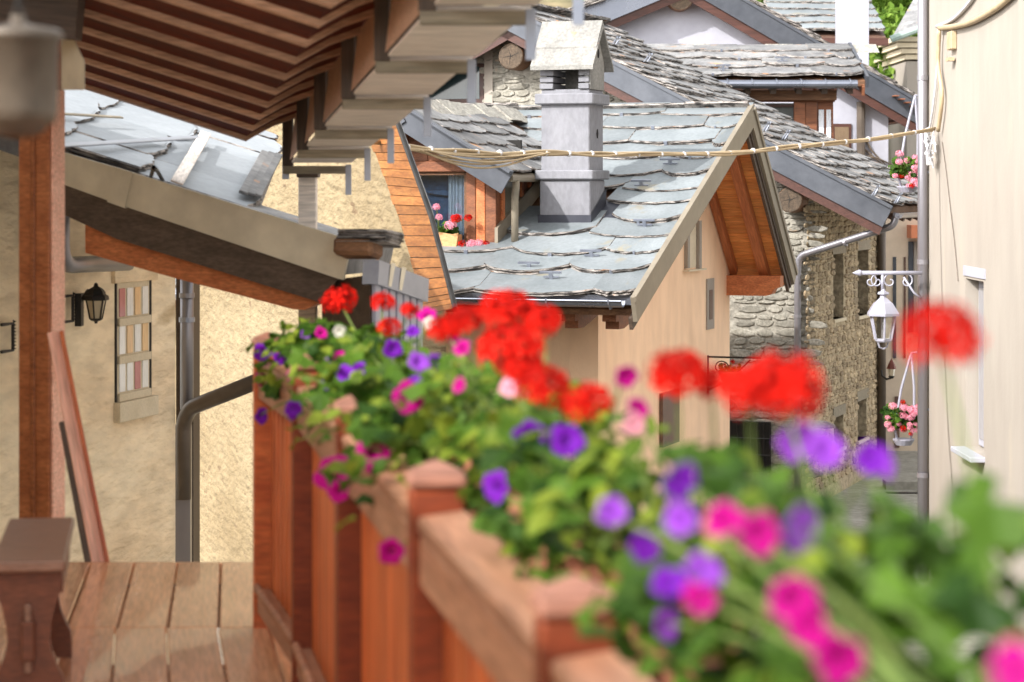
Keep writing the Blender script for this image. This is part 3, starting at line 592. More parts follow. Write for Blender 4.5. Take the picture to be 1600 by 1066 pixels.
stone_field(st, MS @ fr((0, 0, 0), (1, 0, 0), y=(0, 0, 1)), -2.0, -.03, .5, 2.4, m_stone, lambda x, z: True, nparts=0, seed=6, name='lower_stone')
# side wall with openings
Msd = MS @ fr((0, .0, 0), (0, 1, 0), y=(0, 0, 1))
def sp(px, py): q = MS.inverted() @ RP(px, py, S(0, 0, 0), Hu); return q.y, q.z
SD = 5.45
ops = [(sp(1302, 500), sp(1318, 396)), (sp(1340, 495), sp(1357, 390)), (sp(1303, 705), sp(1318, 647)), (sp(1340, 690), sp(1354, 622))]
ops = [(min(a[0], b[0]), min(a[1], b[1]), max(a[0], b[0]), max(a[1], b[1])) for a, b in ops]
ys = sorted({.0, SD} | {o[0] for o in ops} | {o[2] for o in ops}); zs_ = sorted({0, zs(0)-.1} | {o[1] for o in ops} | {o[3] for o in ops})
mb = MB(MS)
for i in range(len(ys)-1):
    for j in range(len(zs_)-1):
        cy, cz = (ys[i]+ys[i+1])/2, (zs_[j]+zs_[j+1])/2
        if not any(o[0] < cy < o[2] and o[1] < cz < o[3] for o in ops): mb.add([(0, ys[i], zs_[j]), (0, ys[i+1], zs_[j]), (0, ys[i+1], zs_[j+1]), (0, ys[i], zs_[j+1])], [(0, 1, 2, 3)])
for o in ops:
    a, b, c, d = o; mb.add([(0, a, b), (0, c, b), (0, c, d), (0, a, d), (-.35, a, b), (-.35, c, b), (-.35, c, d), (-.35, a, d)], [(0, 1, 5, 4), (1, 2, 6, 5), (2, 3, 7, 6), (3, 0, 4, 7)])
mb.box(-8, SD-.3, 0, -.002, SD, zs(0)-.2)
mb.build('side_wall', m_mortarb, st)
for a, b, c, d in ops:
    w = MB(MS).box(-.34, a+.03, b+.03, -.31, c-.03, d-.03).build('window', m_oldwood, st); MB(MS).box(-.308, a+.08, b+.08, -.300, c-.08, d-.08).build('pane', m_blue, w)
    MB(MS).box(-.3, a-.05, b-.05, .04, c+.05, b).build('window_sill', m_trimstone, st)
    MB(MS).box(-.3, a-.1, d+.0, .02, c+.1, d+.16).build('lintel', m_greywood, st)
stone_field(st, Msd, .0, SD, .2, 4.9, m_stoneb, lambda y, z: z < zs(0)-.2 and not any(o[0]-.06 < y < o[2]+.06 and o[1]-.06 < z < o[3]+.17 for o in ops), hr=(.05, .13), wr=(.15, .48), nparts=0, seed=8, name='side_stone', d=.022)
# roofs
mb = MB(MS)
for s in (1, -1):
    ex = 1.30 if s > 0 else -9.4; a = [(SA, -.5, SZ), (ex, -.5, zs(ex)), (ex, 4.6 if s > 0 else 4, zs(ex)), (SA, 4.6 if s > 0 else 4, SZ)]
    mb.add(a+[(x, y, z-.09) for x, y, z in a], [(0, 1, 2, 3) if s > 0 else (3, 2, 1, 0), (7, 6, 5, 4), (0, 4, 5, 1), (1, 5, 6, 2)])
mb.build('roof', m_oldwood, st)
upS = (-Hu*1+UZ*SK).normalized(); slS = (1.36-SA)*math.hypot(1, SK)
slate_roof(st, S(1.40, -.5, zs(1.40)), Hv, upS, 5.1, slS, row=.30, wr=(.45, .95), t=.045, rnd=.10, mats=[m_slate_old, m_slatedge], seed=31, jit=.06)
upS2 = (Hu+UZ*SK).normalized()
slate_roof(st, S(-7.2, 4.4, zs(-7.2)), -Hv, upS2, 4.9, (-SA+0 - -7.2+ -0)*0+ (7.2+SA)*math.hypot(1, SK), row=.34, wr=(.5, 1), t=.045, mats=[m_slate_old, m_slatedge], seed=32)
def srake(xa, xb, name, mat, w, t, y, drop):
    A = S(xa, y, zs(xa)); B = S(xb, y, zs(xb)); d = (B-A).normalized(); L = (B-A).length
    M = fr(A, d, y=UZ-d*d.z); s = 1 if (M.to_3x3() @ V((0, 0, 1))).dot(-Hv) > 0 else -1; a, b = sorted((0, s*t))
    return MB(M).box(0, drop-w, a, L, drop, b).build(name, mat, st)
for xa, xb in ((SA+.03, 1.36), (SA-.03, -7.2)):
    srake(xa, xb, 'verge_flashing', m_grey, .33, .05, -.5, .04); srake(xa, xb, 'verge_flashing_lip', m_grey, .05, .03, -.555, .055)
    srake(xa, xb, 'verge_board', m_redtrim, .13, .05, -.46, -.29)
for x, z, r in ((SA+.02, 6.83, .205), (-.17, 4.63, .19)):
    lg = MB(MS @ T3(x, -.42, z) @ RX(-math.pi/2)).lathe([(r*.97, 0), (r, .02), (r, .42)], 22).build('purlin_log', m_oldwood, st, smooth=False)
    mb = MB(MS @ T3(x, -.425, z) @ RX(math.pi/2)); mb.lathe([(r*.96, 0), (r*.9, .006), (0.0001, .006)], 22); lf = mb.build('log_face', m_cut, lg)
    mb = MB(MS @ T3(x, -.435, z))
    for a in (.4, 1.9, 3.3, 4.6): mb.add([(0, 0, 0), (.012*math.sin(a), 0, -.012*math.cos(a)), (r*.8*math.cos(a), 0, r*.8*math.sin(a))], [(0, 1, 2)])
    mb.build('log_crack', m_dark, lg)
if True:
    w = MB(MS).cbox(-6.1, -.02, 6.12, -5.13, .03, 6.75, .006).build('window', m_redtrim, st)
    MB(MS).box(-6.04, -.03, 6.2, -5.2, -.024, 6.7).build('pane', pane_mat('dark_pane', (.03, .05, .055), .05), w)
    MB(MS).box(-5.12, -.03, 6.0, -4.98, .0, 6.95).build('white_surround', m_cream, st); MB(MS).box(-6.2, -.03, 6.02, -5.125, .0, 6.115).build('white_surround', m_cream, st)
for px, py in ((1195, 206), (1222, 218), (1215, 228)): pass
for px, py in ((1195, 200), (1225, 213), (1365, 300), (1400, 312), (960, 66), (1010, 92)):
    nS = Hv.cross(upS); p = RP(px, py+6, S(0, 0, zs(0)+.12), nS); put('snow_guard', _lguard, fr(p, Hv, y=upS), st)
# gutter and slanting downpipe
MB(MS).ext(pr, 5.0, 0, fr((1.44, -.45, zs(1.4)-.04), (1, 0, 0), y=(0, 0, 1)) @ Matrix.Diagonal((1, 1, -1, 1))).build('gutter', m_pipe, st)
for i in range(7): plank('rafter_tail', S(.2, .3+i*.6, zs(.2)-.2), S(1.3, .3+i*.6, zs(1.3)-.17), .11, .13, UZ, m_brown, st)
pipe_with_elbows([S(1.40, -.35, zs(1.4)-.04), S(1.36, -.38, zs(1.4)-.22), S(-.1, -.13, 3.80), S(-.12, -.13, 3.55), S(-.12, -.13, .1)], .052, 'downpipe', m_pipe, st)
clamp_ring(st, S(-.12, -.13, 2.9), UZ, .052, m_pipe); clamp_ring(st, S(.62, -.25, 4.005), S(-.1, -.13, 3.80)-S(1.36, -.38, zs(1.4)-.22), .052, m_pipe)
pipe_with_elbows([S(.09, SD-.15, zs(0)-.3), S(.09, SD-.15, .1)], .075, 'downpipe', m_brownpipe, st)
# barred window low in the gable
gx = [(MS.inverted() @ RP(px, py, S(0, -.03, 0), Hv)) for px, py in ((1143, 735), (1205, 660))]
w = MB(MS).box(gx[0].x, -.05, gx[0].z, gx[1].x, -.046, gx[1].z).build('barred_window', m_dark, st)
mb = MB(MS)
for k in range(7): x = gx[0].x+(gx[1].x-gx[0].x)*k/6; mb.tube([(x, -.09, gx[0].z), (x, -.09, gx[1].z)], .011, 5)
for k in range(4): z = gx[0].z+(gx[1].z-gx[0].z)*k/3; mb.tube([(gx[0].x, -.1, z), (gx[1].x, -.1, z)], .011, 5)
mb.build('window_grille', m_iron, w)
# ================================================================ white gabled house farther back
TY = 47.0
tw = thing('white_house', 'white rendered house with wide gable and dark timber verges behind the stone house', 'house', (4, TY+3, 0))
def X_(px, Y): return (px-800)/F*Y
def Z_(py, Y): return EYE+(295-py)/F*Y
MT = T3(0, TY, 0); fT = fr((0, 0, 0), (1, 0, 0), y=(0, 0, 1))
ax_, az_ = X_(1071, TY), Z_(-46, TY); lx_, lz_ = X_(838, TY), Z_(52, TY); rx_, rz_ = X_(1452, TY), Z_(176, TY)
wx = X_(1388, TY); wz = az_+(rz_-az_)*(wx-ax_)/(rx_-ax_)
wl = X_(860, TY); wlz = az_+(lz_-az_)*(wl-ax_)/(lx_-ax_)
MB(MT).ext([(wl, 0), (wx, 0), (wx, wz-.15), (ax_, az_-.15), (wl, wlz-.15)], -7, 0, fT).build('gable_wall', m_white, tw)
mb = MB(MT)
for (xa, za), flip in (((rx_, rz_), 0), ((lx_, lz_), 1)):
    a = [(ax_, -.4, az_), (xa, -.4, za), (xa, 7.3, za), (ax_, 7.3, az_)]; mb.add(a+[(x, y, z-.12) for x, y, z in a], [(0, 1, 2, 3) if not flip else (3, 2, 1, 0), (7, 6, 5, 4), (0, 4, 5, 1), (1, 5, 6, 2)])
mb.build('roof', m_oldwood, tw)
for (xa, za) in ((rx_, rz_), (lx_, lz_)):
    A = MT @ V((ax_, -.4, az_)); B = MT @ V((xa, -.4, za)); d = (B-A).normalized(); L = (B-A).length; M = fr(A, d, y=UZ-d*d.z); s = 1 if (M.to_3x3() @ V((0, 0, 1))).y < 0 else -1
    mm = m_grey if xa > ax_ else m_gutter
    MB(M).box(0, -.36, min(0, s*.05), L, .04, max(0, s*.05)).build('verge_flashing', mm, tw); MB(M).box(0, .0, min(s*.05, s*.08), L, .055, max(s*.05, s*.08)).build('verge_lip', mm, tw)
    MB(M).box(0, -.52, min(-s*.06, 0), L, -.36, max(-s*.06, 0)).build('verge_board', m_redtrim, tw)
dR = V((rx_-ax_, 0, rz_-az_)); LR = dR.length; dR.normalize(); upT = -dR
slate_roof(tw, MT @ V((rx_, -.45, rz_+.02)), V((0, 1, 0)), upT, 5.0, LR, row=.42, wr=(.6, 1.1), t=.05, rnd=.1, mats=[m_slate_old, m_slatedge], seed=41, jit=.06)
dL = V((lx_-ax_, 0, lz_-az_)); LL = dL.length; dL.normalize()
slate_roof(tw, MT @ V((lx_, 1.6, lz_+.02)), V((0, -1, 0)), -dL, 2.5, LL, row=.5, wr=(.8, 1.3), t=.05, rnd=.1, mats=[m_slate_old, m_slatedge], seed=42)
for i in range(12):
    x = wx+.05+i*.11; 
    if x < rx_-.05: plank('soffit_board', MT @ V((x, -.75, az_+(rz_-az_)*(x-ax_)/(rx_-ax_)-.14)), MT @ V((x, 6, az_+(rz_-az_)*(x-ax_)/(rx_-ax_)-.14)), .10, .02, UZ, m_dormer, tw, .003)
def log_end(parent, c, r, L, name='purlin_log'):
    lg = MB(T3(*c) @ RX(-math.pi/2)).lathe([(r*.97, 0), (r, .02), (r, L)], 20).build(name, m_oldwood, parent)
    MB(T3(*c) @ T3(0, -.004, 0) @ RX(math.pi/2)).lathe([(r*.96, 0), (r*.9, .006), (.0001, .006)], 20).build('log_face', m_cut, lg)
log_end(tw, W(1063, -4, TY-.38), .26, .4); log_end(tw, W(1366, 146, TY-.38), .19, .4)
w = MB().box(X_(1300, TY), TY-.03, Z_(237, TY), X_(1330, TY), TY-.001, Z_(194, TY)).build('window', m_redtrim, tw); MB().box(X_(1304, TY), TY-.04, Z_(233, TY), X_(1326, TY), TY-.032, Z_(199, TY)).build('pane', pane_mat('warm_pane', (.20, .14, .09), .1), w)
MB().tube([(X_(1344, TY), TY-.1, Z_(160, TY)), (X_(1344, TY), TY-.1, 1)], .085, 10).build('downpipe', m_brownpipe, tw)
# white chimney on it
ch = MB().cbox(X_(1311, 52), 52, 6.5, X_(1358, 52), 52.6, 9.6, .01).build('chimney', m_white, tw)
MB().cbox(X_(1304, 52), 51.92, 9.6, X_(1365, 52), 52.68, 9.7, .01).build('chimney_cap', m_cement, ch)
vi = MB()
for pts in (([1340, 225], [1358, 240], [1385, 262]), ([1345, 243], [1372, 248], [1402, 262]), ([1352, 218], [1362, 236], [1384, 258])): vi.tube([W(x, y, TY-.06) for x, y in pts], [.03, .022, .01], 6)
tag(vi.build('bare_vine', m_bark), 'bare twisted vine stems across the white wall beside the brown downpipe', 'vine')

# ================================================================ dormer house with brown window band and stone slab roof
DYY = 42.0
dh = thing('loggia_house', 'brown timber window band under a low stone slab roof, between stone and white houses', 'house', (4, DYY+1.5, 0))
dx0, dx1 = X_(1076, DYY), X_(1345, DYY); ez = Z_(127, DYY-.5); rzd = Z_(79, DYY+1.5)
MB().box(X_(1060, DYY), DYY+.05, 0, X_(1300, DYY), DYY+4.5, Z_(222, DYY)).build('lower_wall', m_white, dh)
mb = MB(); a = [(dx0-.5, DYY-.5, ez), (dx1, DYY-.5, ez), (dx1, DYY+1.6, rzd), (dx0-.5, DYY+1.6, rzd)]; mb.add(a+[(x, y, z-.1) for x, y, z in a], [(0, 1, 2, 3), (7, 6, 5, 4), (0, 4, 5, 1), (1, 5, 6, 2), (3, 7, 4, 0)])
a = [(dx0-.5, DYY+3.7, ez), (dx1, DYY+3.7, ez), (dx1, DYY+1.6, rzd), (dx0-.5, DYY+1.6, rzd)]; mb.add(a+[(x, y, z-.1) for x, y, z in a], [(3, 2, 1, 0), (4, 5, 6, 7), (1, 5, 4, 0), (2, 6, 5, 1)]); mb.build('roof', m_oldwood, dh)
ud = V((0, 2.1, rzd-ez)); 
slate_roof(dh, V((dx0-.9, DYY-.56, ez-.01)), V((1, 0, 0)), ud, dx1-dx0+.9, ud.length+.08, row=.58, wr=(.7, 1.35), t=.05, rnd=.22, mats=[m_slate_old, m_slatedge], seed=51, jit=.06, clips=.5)
mb = MB()
for i in range(9):
    x = dx0-.5+i*.5; dz = random.uniform(-.01, .03); mb.add([(x, DYY+1.2, rzd-.06), (min(x+.5, dx1), DYY+1.2, rzd-.06), (min(x+.5, dx1), DYY+1.65, rzd+.1+dz), (x, DYY+1.65, rzd+.1+dz)], [(0, 1, 2, 3)])
mb.build('ridge_cap', m_cement, dh)
for px, py in ((1130, 112), (1222, 100)): put('snow_guard', _guard, fr(RP(px, py, V((0, DYY-.5, ez+.12)), V((1, 0, 0)).cross(ud)), (1, 0, 0), y=ud), dh)
mb = MB(); mb.tube([(dx0, DYY-.62, ez-.06), (dx1-.15, DYY-.62, ez-.06)], .075, 12); mb.build('gutter', m_gutter, dh)
for k in range(7): MB().tube([(dx0+.2+k*.42, DYY-.56, ez+.03), (dx0+.2+k*.42, DYY-.70, ez+.0), (dx0+.2+k*.42, DYY-.70, ez-.06)], .012, 5).build('gutter_bracket', m_galv, dh)
plank('eave_beam', (dx0-.3, DYY-.15, Z_(150, DYY)), (X_(1305, DYY), DYY-.15, Z_(150, DYY)), .14, .17, UZ, m_oldwood, dh)
for k in range(7): plank('rafter_tail', (dx0+.1+k*.44, DYY-.48, ez-.17), (dx0+.1+k*.44, DYY+.6, ez+.10), .10, .11, UZ, m_darkwood, dh)
zb0, zt0 = Z_(226, DYY), Z_(160, DYY)
for x0, x1 in ((1085, 1122), (1240, 1258), (1258, 1276)): MB().cbox(X_(x0, DYY), DYY-.08, zb0, X_(x1, DYY)-.004, DYY+.04, zt0, .006).build('post', m_dormer, dh)
MB().cbox(X_(1085, DYY), DYY-.07, zt0-.0, X_(1304, DYY), DYY+.04, zt0+.10, .006).build('head_rail', m_dormer, dh)
for nm, L_ in (('window_frame', ((1172, 1250, 164, 168), (1172, 1176, 168.2, 222), (1249, 1253, 168.2, 222))), ('mullion', ((1122, 1126, 164, 222),)), ('mullion', ((1168, 1171.8, 164, 222),))):
    wf = MB()
    for x0, x1, y0, y1 in L_: wf.box(X_(x0, DYY), DYY-.04, Z_(y1, DYY), X_(x1, DYY), DYY+.0, Z_(y0, DYY))
    wf.build(nm, m_redtrim, dh)
MB().box(X_(1122, DYY), DYY+.01, zb0, X_(1242, DYY), DYY+.02, zt0-.02).build('pane', pane_mat('dim_pane', (.11, .12, .12), .06), dh)
w = MB().box(X_(1277, DYY), DYY+.0, zb0, X_(1302, DYY), DYY+.1, zt0).build('side_frame', m_dormer, dh)
for x0, x1 in ((1279, 1287), (1291, 1298)): MB().box(X_(x0, DYY), DYY-.03, Z_(220, DYY), X_(x1, DYY), DYY-.004, Z_(172, DYY)).build('side_pane', m_curtain, w)
# gable end boards on the right
for s, (ya, za, yb, zb) in enumerate(((DYY-.6, ez-.02, DYY+1.6, rzd+.05), (DYY+1.6, rzd+.05, DYY+3.8, ez-.02))): plank('verge_flashing', (dx1+.03, ya, za), (dx1+.03, yb, zb), .05, .2, UZ, m_grey, dh); plank('verge_board', (dx1-.04, ya, za-.16), (dx1-.04, yb, zb-.16), .05, .16, UZ, m_dormer, dh)
MB().box(X_(1300, DYY)-.25, DYY+.6, Z_(165, DYY), X_(1300, DYY)-.2, DYY+3.2, ez).build('gable_infill', m_dormer, dh)

# ================================================================ far roofs, cornice, trees on the hill
UY = 58
uh = thing('far_house', 'far house with low slate roof and brown eave behind the white chimney', 'house', (X_(1310, UY), UY+3, 0))
MB().box(X_(1240, UY), UY+.5, 0, X_(1358, UY), UY+6, Z_(70, UY)).build('wall', m_white, uh)
fu = V((0, 3, Z_(5, UY+3)-Z_(58, UY))); slate_roof(uh, V((X_(1215, UY), UY, Z_(56, UY))), V((1, 0, 0)), fu, X_(1384, UY)-X_(1215, UY), fu.length+.1, row=.62, wr=(.9, 1.5), t=.06, rnd=.12, mats=[m_slate, m_slatedge], seed=61)
mb = MB(); a = [(X_(1215, UY), UY, Z_(58, UY)), (X_(1384, UY), UY, Z_(58, UY)), (X_(1384, UY), UY+3, Z_(5, UY+3)), (X_(1215, UY), UY+3, Z_(5, UY+3))]; mb.add(a+[(x, y, z-.2) for x, y, z in a], [(0, 1, 2, 3), (7, 6, 5, 4), (0, 4, 5, 1), (1, 5, 6, 2), (2, 6, 7, 3)]); mb.build('roof', m_brown, uh)
MB().box(X_(1225, UY), UY-.03, Z_(72, UY), X_(1388, UY), UY+.1, Z_(60, UY)).build('eave_board', m_redtrim, uh)
VY = 62
vh = thing('cornice_house', 'cream house corner with moulded cornice and pale green gutter beside the trees', 'house', (X_(1440, VY), VY+2, 0))
MB().box(X_(1421, VY), VY+.4, 0, X_(1520, VY), VY+5, Z_(95, VY)).build('wall', m_cream, vh)
for i in range(4): MB().box(X_(1418-i*7, VY), VY+.35-i*.1, Z_(92-i*9, VY), X_(1520, VY), VY+5, Z_(84-i*9, VY)-.01).build('cornice_moulding', m_trimstone, vh)
mb = MB(); mb.tube([W(1392, 62, VY-.3), W(1520, 14, VY-.3)], .09, 8); mb.build('gutter', base('verdigris', (.22, .30, .27), (.32, .40, .36), scale=4, rough=.6), vh)
fv = V((1.0, 2.6, 1.2)); mb = MB(); p0, p1 = W(1394, 58, VY-.2), W(1530, 8, VY-.2); mb.add([p0, p1, p1+fv, p0+fv], [(0, 1, 2, 3)]); mb.build('roof', m_slate_old, vh)
lfm = []
for i in range(6):
    mb = MB()
    for k in range(5):
        c = V((random.uniform(-.14, .14), random.uniform(-.14, .14), random.uniform(-.1, .1))); a = V((random.gauss(0, 1), random.gauss(0, 1), random.gauss(0, 1))).normalized(); b = a.orthogonal().normalized(); s = random.uniform(.08, .14); mb.add([c-a*s, c-b*s*.55, c+a*s, c+b*s*.55], [(0, 1, 2, 3)])
    lfm.append((mb.v, mb.f))
def tree(label, x, y, z, h, r, seed, n=2600):
    rng = random.Random(seed); t = thing('broadleaf_tree', label, 'tree', (x, y, z), 'trees on the hillside')
    tr = MB(); tr.tube([(x, y, z), (x+.1, y, z+h*.3), (x-.1, y, z+h*.75)], [.28, .2, .06], 8)
    for k in range(7):
        a = rng.uniform(0, 6.28); z0 = z+h*rng.uniform(.25, .6); tr.tube([(x, y, z0), (x+math.cos(a)*r*.5, y+math.sin(a)*r*.5, z0+h*.16), (x+math.cos(a)*r*.85, y+math.sin(a)*r*.85, z0+h*.28)], [.1, .06, .02], 6)
    tr.build('trunk', m_bark, t); cl = []
    for k in range(26):
        a = rng.uniform(0, 6.28); rr = r*math.sqrt(rng.random())*.85; zz = z+h*(.35+.6*rng.random()); cl.append((x+rr*math.cos(a)*(1.15-(zz-z)/h*.6), y+rr*math.sin(a), zz, rng.uniform(.5, 1.0)*r*.36))
    cr = MB()
    for k in range(n):
        cx, cy, cz, cr_ = rng.choice(cl); d = V((rng.gauss(0, 1), rng.gauss(0, 1), rng.gauss(0, 1))).normalized()*cr_*rng.uniform(.5, 1.05); vs, fs = rng.choice(lfm)
        cr.add(vs, fs, 0, T3(cx+d.x, cy+d.y, cz+d.z*.8) @ RZ(rng.uniform(0, 6)) @ RX(rng.uniform(0, 3)) @ Matrix.Scale(1.25, 4))
    cr.build('crown', m_tree, t, kind='stuff')
tree('sunlit bright green tree directly above the cream cornice', X_(1405, 74), 74, 3.5, 8.5, 2.6, 3)
tree('bright green tree half hidden behind the white chimney', X_(1350, 79), 79, 4.5, 7.5, 2.2, 4)
tree('low green tree between the cornice and the brown verge', X_(1388, 67), 67, 1.5, 8.2, 2.4, 5, 2600)
for i, (px, Y, lab) in enumerate(((1270, 86, 'dry bushy tree on the slope above the far slate roof'), (885, 84, 'olive tree on the slope over the chimney of the peach house'), (1180, 90, 'dusty green tree on the slope over the white gable'), (1000, 95, 'tall dusty tree on the slope left of the white gable peak'))): tree(lab, X_(px, Y), Y, (Y-72)*.42-1, 6.5, 2.6, 20+i, 1500)

# ================================================================ beige house down the lane
NY = 44.2
nh = thing('lane_house', 'beige house down the lane with slit windows and an orange eave', 'house', (8, NY+2, 0))
MB().box(X_(1366, NY), NY, 0, 11, NY+7, Z_(284, NY)).build('wall', m_beige, nh)
for x0, x1, y0, y1, mm in ((1395, 1400, 402, 560, m_grey), (1412, 1415, 402, 560, m_brown), (1419, 1427, 378, 520, m_grey), (1428, 1433, 378, 520, m_cream), (1398, 1405, 620, 700, m_brown)): MB().box(X_(x0, NY), NY-.03, Z_(y1, NY), X_(x1, NY), NY-.002, Z_(y0, NY)).build('slit_window', mm, nh)
MB().box(X_(1417, NY), NY-.5, Z_(372, NY), 11, NY-.002, Z_(352, NY)).build('eave', base('orange_paint', (.52, .17, .08), (.6, .22, .11), rough=.7), nh)
mb = MB(); mb.box(X_(1385, 38.5), 38.5, .0, 9.5, 38.9, .13); 
tag(mb.build('stone_step', m_street), 'low stone step with drain across the narrow lane', 'step')
MB().box(X_(1386, 38), 38.0, .004, 9.5, 38.16, .012).build('drain_channel', m_iron, kind='structure')

# ================================================================ cream building on the right
RX_ = 5.09; RY0 = 29.6
rb = thing('cream_building', 'plain cream rendered building with one recessed window and bundled cables along its wall', 'building', (RX_+2, 22, 0))
# wall face x = RX_, with a recess (y 26.15..27.1)
ra, rb_ = RX_*F/(1537-800), RX_*F/(1509-800)
r0, r1 = Z_(706, 26.6), Z_(438, 26.6)
mb = MB(); yy = [8, ra, rb_, RY0]; zz = [0, r0, r1, 9.5]
for i in range(3):
    for j in range(3):
        if not (i == 1 and j == 1): mb.add([(RX_, yy[i], zz[j]), (RX_, yy[i+1], zz[j]), (RX_, yy[i+1], zz[j+1]), (RX_, yy[i], zz[j+1])], [(3, 2, 1, 0)])
d_ = .20; mb.add([(RX_, ra, r0), (RX_, rb_, r0), (RX_, rb_, r1), (RX_, ra, r1), (RX_+d_, ra, r0), (RX_+d_, rb_, r0), (RX_+d_, rb_, r1), (RX_+d_, ra, r1)], [(0, 1, 5, 4), (1, 2, 6, 5), (2, 3, 7, 6), (3, 0, 4, 7), (4, 5, 6, 7)])
mb.box(RX_+.35, 8, 0, 14, RY0-.002, 9.5); mb.add([(RX_, RY0, 0), (14, RY0, 0), (14, RY0, 9.5), (RX_, RY0, 9.5)], [(0, 1, 2, 3)])
mb.build('wall', m_cream, rb)
w = MB().cbox(RX_+d_-.06, ra+.02, r0+.02, RX_+d_-.002, rb_-.02, r1-.02, .006).build('window', m_white, rb)
MB().box(RX_+d_-.07, ra+.10, r0+.1, RX_+d_-.062, rb_-.1, r1-.1).build('pane', pane_mat('grey_pane', (.30, .30, .33), .1), w)
MB().cbox(RX_-.16, ra-.08, r0-.06, RX_+d_, rb_+.06, r0-.003, .008).build('window_sill', m_white, rb)
MB().box(RX_-.012, ra-.12, r1+.03, RX_-.001, rb_+.1, r1+.14).build('lintel_band', m_white, rb)
cp = X_(1442, RY0-.1); 
dp = MB(); dp.tube([(cp, RY0-.08, 0), (cp, RY0-.08, 9.4)], .062, 16); dp = dp.build('downpipe', m_pipe, rb, smooth=True)
for z in (8.4, 6.15, 3.9, 1.3): MB().tube([(cp, RY0-.08, z-.03), (cp, RY0-.08, z+.03)], .070, 16).build('pipe_collar', m_pipe, dp); 
for z in (7.3, 5.0, 2.1): MB().box(cp, RY0-.09, z-.015, RX_+.01, RY0-.07, z+.015).build('pipe_bracket', m_galv, dp)
MB().cbox(cp+.07, RY0-.04, 0, RX_+.002, RY0+.06, 9.5, .004).build('corner_strip', m_trimstone, rb)
# cables on the wall
def wallp(px, py, off=.03): return RP(px, py, V((RX_-off, 0, 0)), V((1, 0, 0)))
def cable(name, pts, r, mat, label, cat='cable'):
    P = [V(p) for p in pts]; out = []
    for i in range(len(P)-1):
        p0, p1, p2, p3 = P[max(i-1, 0)], P[i], P[i+1], P[min(i+2, len(P)-1)]
        for k in range(6):
            t = k/6; out.append(.5*((2*p1)+(p2-p0)*t+(2*p0-5*p1+4*p2-p3)*t*t+(3*p1-p0-3*p2+p3)*t**3))
    out.append(P[-1]); o = MB().tube(out, r, 7).build(name, mat, smooth=True); return tag(o, label, cat, 'cables on the cream wall') if label else o
cable('wall_conduit', [wallp(x, y, .04) for x, y in ((1468, 44), (1490, 42), (1520, 34), (1556, 14), (1585, -10))], .034, m_cable, 'thick cream conduit curving up the cream wall from the corner bracket')
cable('grey_cable', [wallp(x, y, .03) for x, y in ((1464, 42), (1490, 30), (1512, 8), (1526, -12))], .022, m_cableg, 'grey cable slanting up the cream wall to the top edge')
cable('tan_cable', [wallp(x, y, .055) for x, y in ((1468, 48), (1466, 100), (1472, 150), (1466, 205))], .026, m_cable, 'tan cable bundle hanging down beside the grey downpipe')
cable('white_cable', [wallp(x, y, .03) for x, y in ((1466, 46), (1464, 110), (1458, 170), (1452, 205))], .014, m_cableg, 'thin pale cable behind the tan bundle by the downpipe')
cable('hanging_wire', [wallp(x, y, .012) for x, y in ((1472, 222), (1478, 265), (1485, 325), (1492, 385), (1497, 440))], .0045, m_brownpipe, 'single thin wire trailing down the plain cream wall', 'wire')
jb = MB(); p = wallp(1492, 62, 0); jb.cbox(RX_-.07, p.y-.14, p.z-.12, RX_-.001, p.y+.14, p.z+.09, .008); jb = jb.build('junction_box', m_cable); tag(jb, 'small cream junction box below the conduit on the cream wall', 'junction box')
MB().box(RX_-.09, p.y-.09, p.z-.25, RX_-.02, p.y+.09, p.z-.21).build('box_flange', m_cable, jb)
mb = MB(); rng = random.Random(9); c0 = wallp(1457, 205, .08)
for k in range(9):
    ph = rng.uniform(0, 6); r_ = rng.uniform(.05, .14); mb.tube([c0+V((-.05+.03*math.sin(t*2+ph), .0+r_*math.cos(t+ph), -.22*k/8-.04+r_*.9*math.sin(t+ph))) for t in [j*.5 for j in range(11)]], .009, 5)
for k in range(6): mb.tube([c0+V((rng.uniform(-.1, .02), rng.uniform(-.2, .2), rng.uniform(-.45, .05))) for j in range(4)], .012, 5)
tag(mb.build('cable_tangle', m_cableg), 'tangle of loose pale wire loops where the cables meet the corner', 'cables')
# overhead bundle across the lane
A = W(560, 216, 20.6); B = wallp(1460, 203, .06)
pts = []
for k in range(25):
    t = k/24; p = A.lerp(B, t); pts.append(p+V((0, 0, -.62*4*t*(1-t)*.45)))
ob = thing('overhead_cables', 'sagging bundle of tan cables tied together, strung across in front of the chimney', 'cables', tuple(A))
rng = random.Random(4)
def fitpx(p): return p
pp = [(575, 220), (640, 231), (720, 238), (800, 240), (860, 240), (935, 241), (1000, 242), (1080, 242), (1140, 240), (1220, 232), (1300, 225), (1380, 215), (1460, 203)]
base_pts = [W(x, y, A.y+(B.y-A.y)*(x-575)/885) for x, y in pp]
for k in range(5):
    o_ = [p+V((rng.uniform(-.012, .012), rng.uniform(-.02, .02), rng.uniform(-.022, .022))) for p in base_pts]
    c = cable('cable', o_, rng.uniform(.009, .014), m_cable, None); c.parent = ob; c.matrix_basis = WM[ob.name].inverted()
for k in range(5):
    x0, x1, dp_ = 645+k*6, 820+k*10, (14, 20, 26, 9, 17)[k]; Yf = lambda x: A.y+(B.y-A.y)*(x-575)/885
    o_ = [W(x0+(x1-x0)*t, 235+4*t+dp_*math.sin(math.pi*min(1, t*(.9+.03*k))), Yf(x0+(x1-x0)*t)-.02*k) for t in (0, .15, .3, .5, .7, .85, 1)]
    c = cable('loose_cable', o_, .0095, m_cable, None); c.parent = ob; c.matrix_basis = WM[ob.name].inverted()
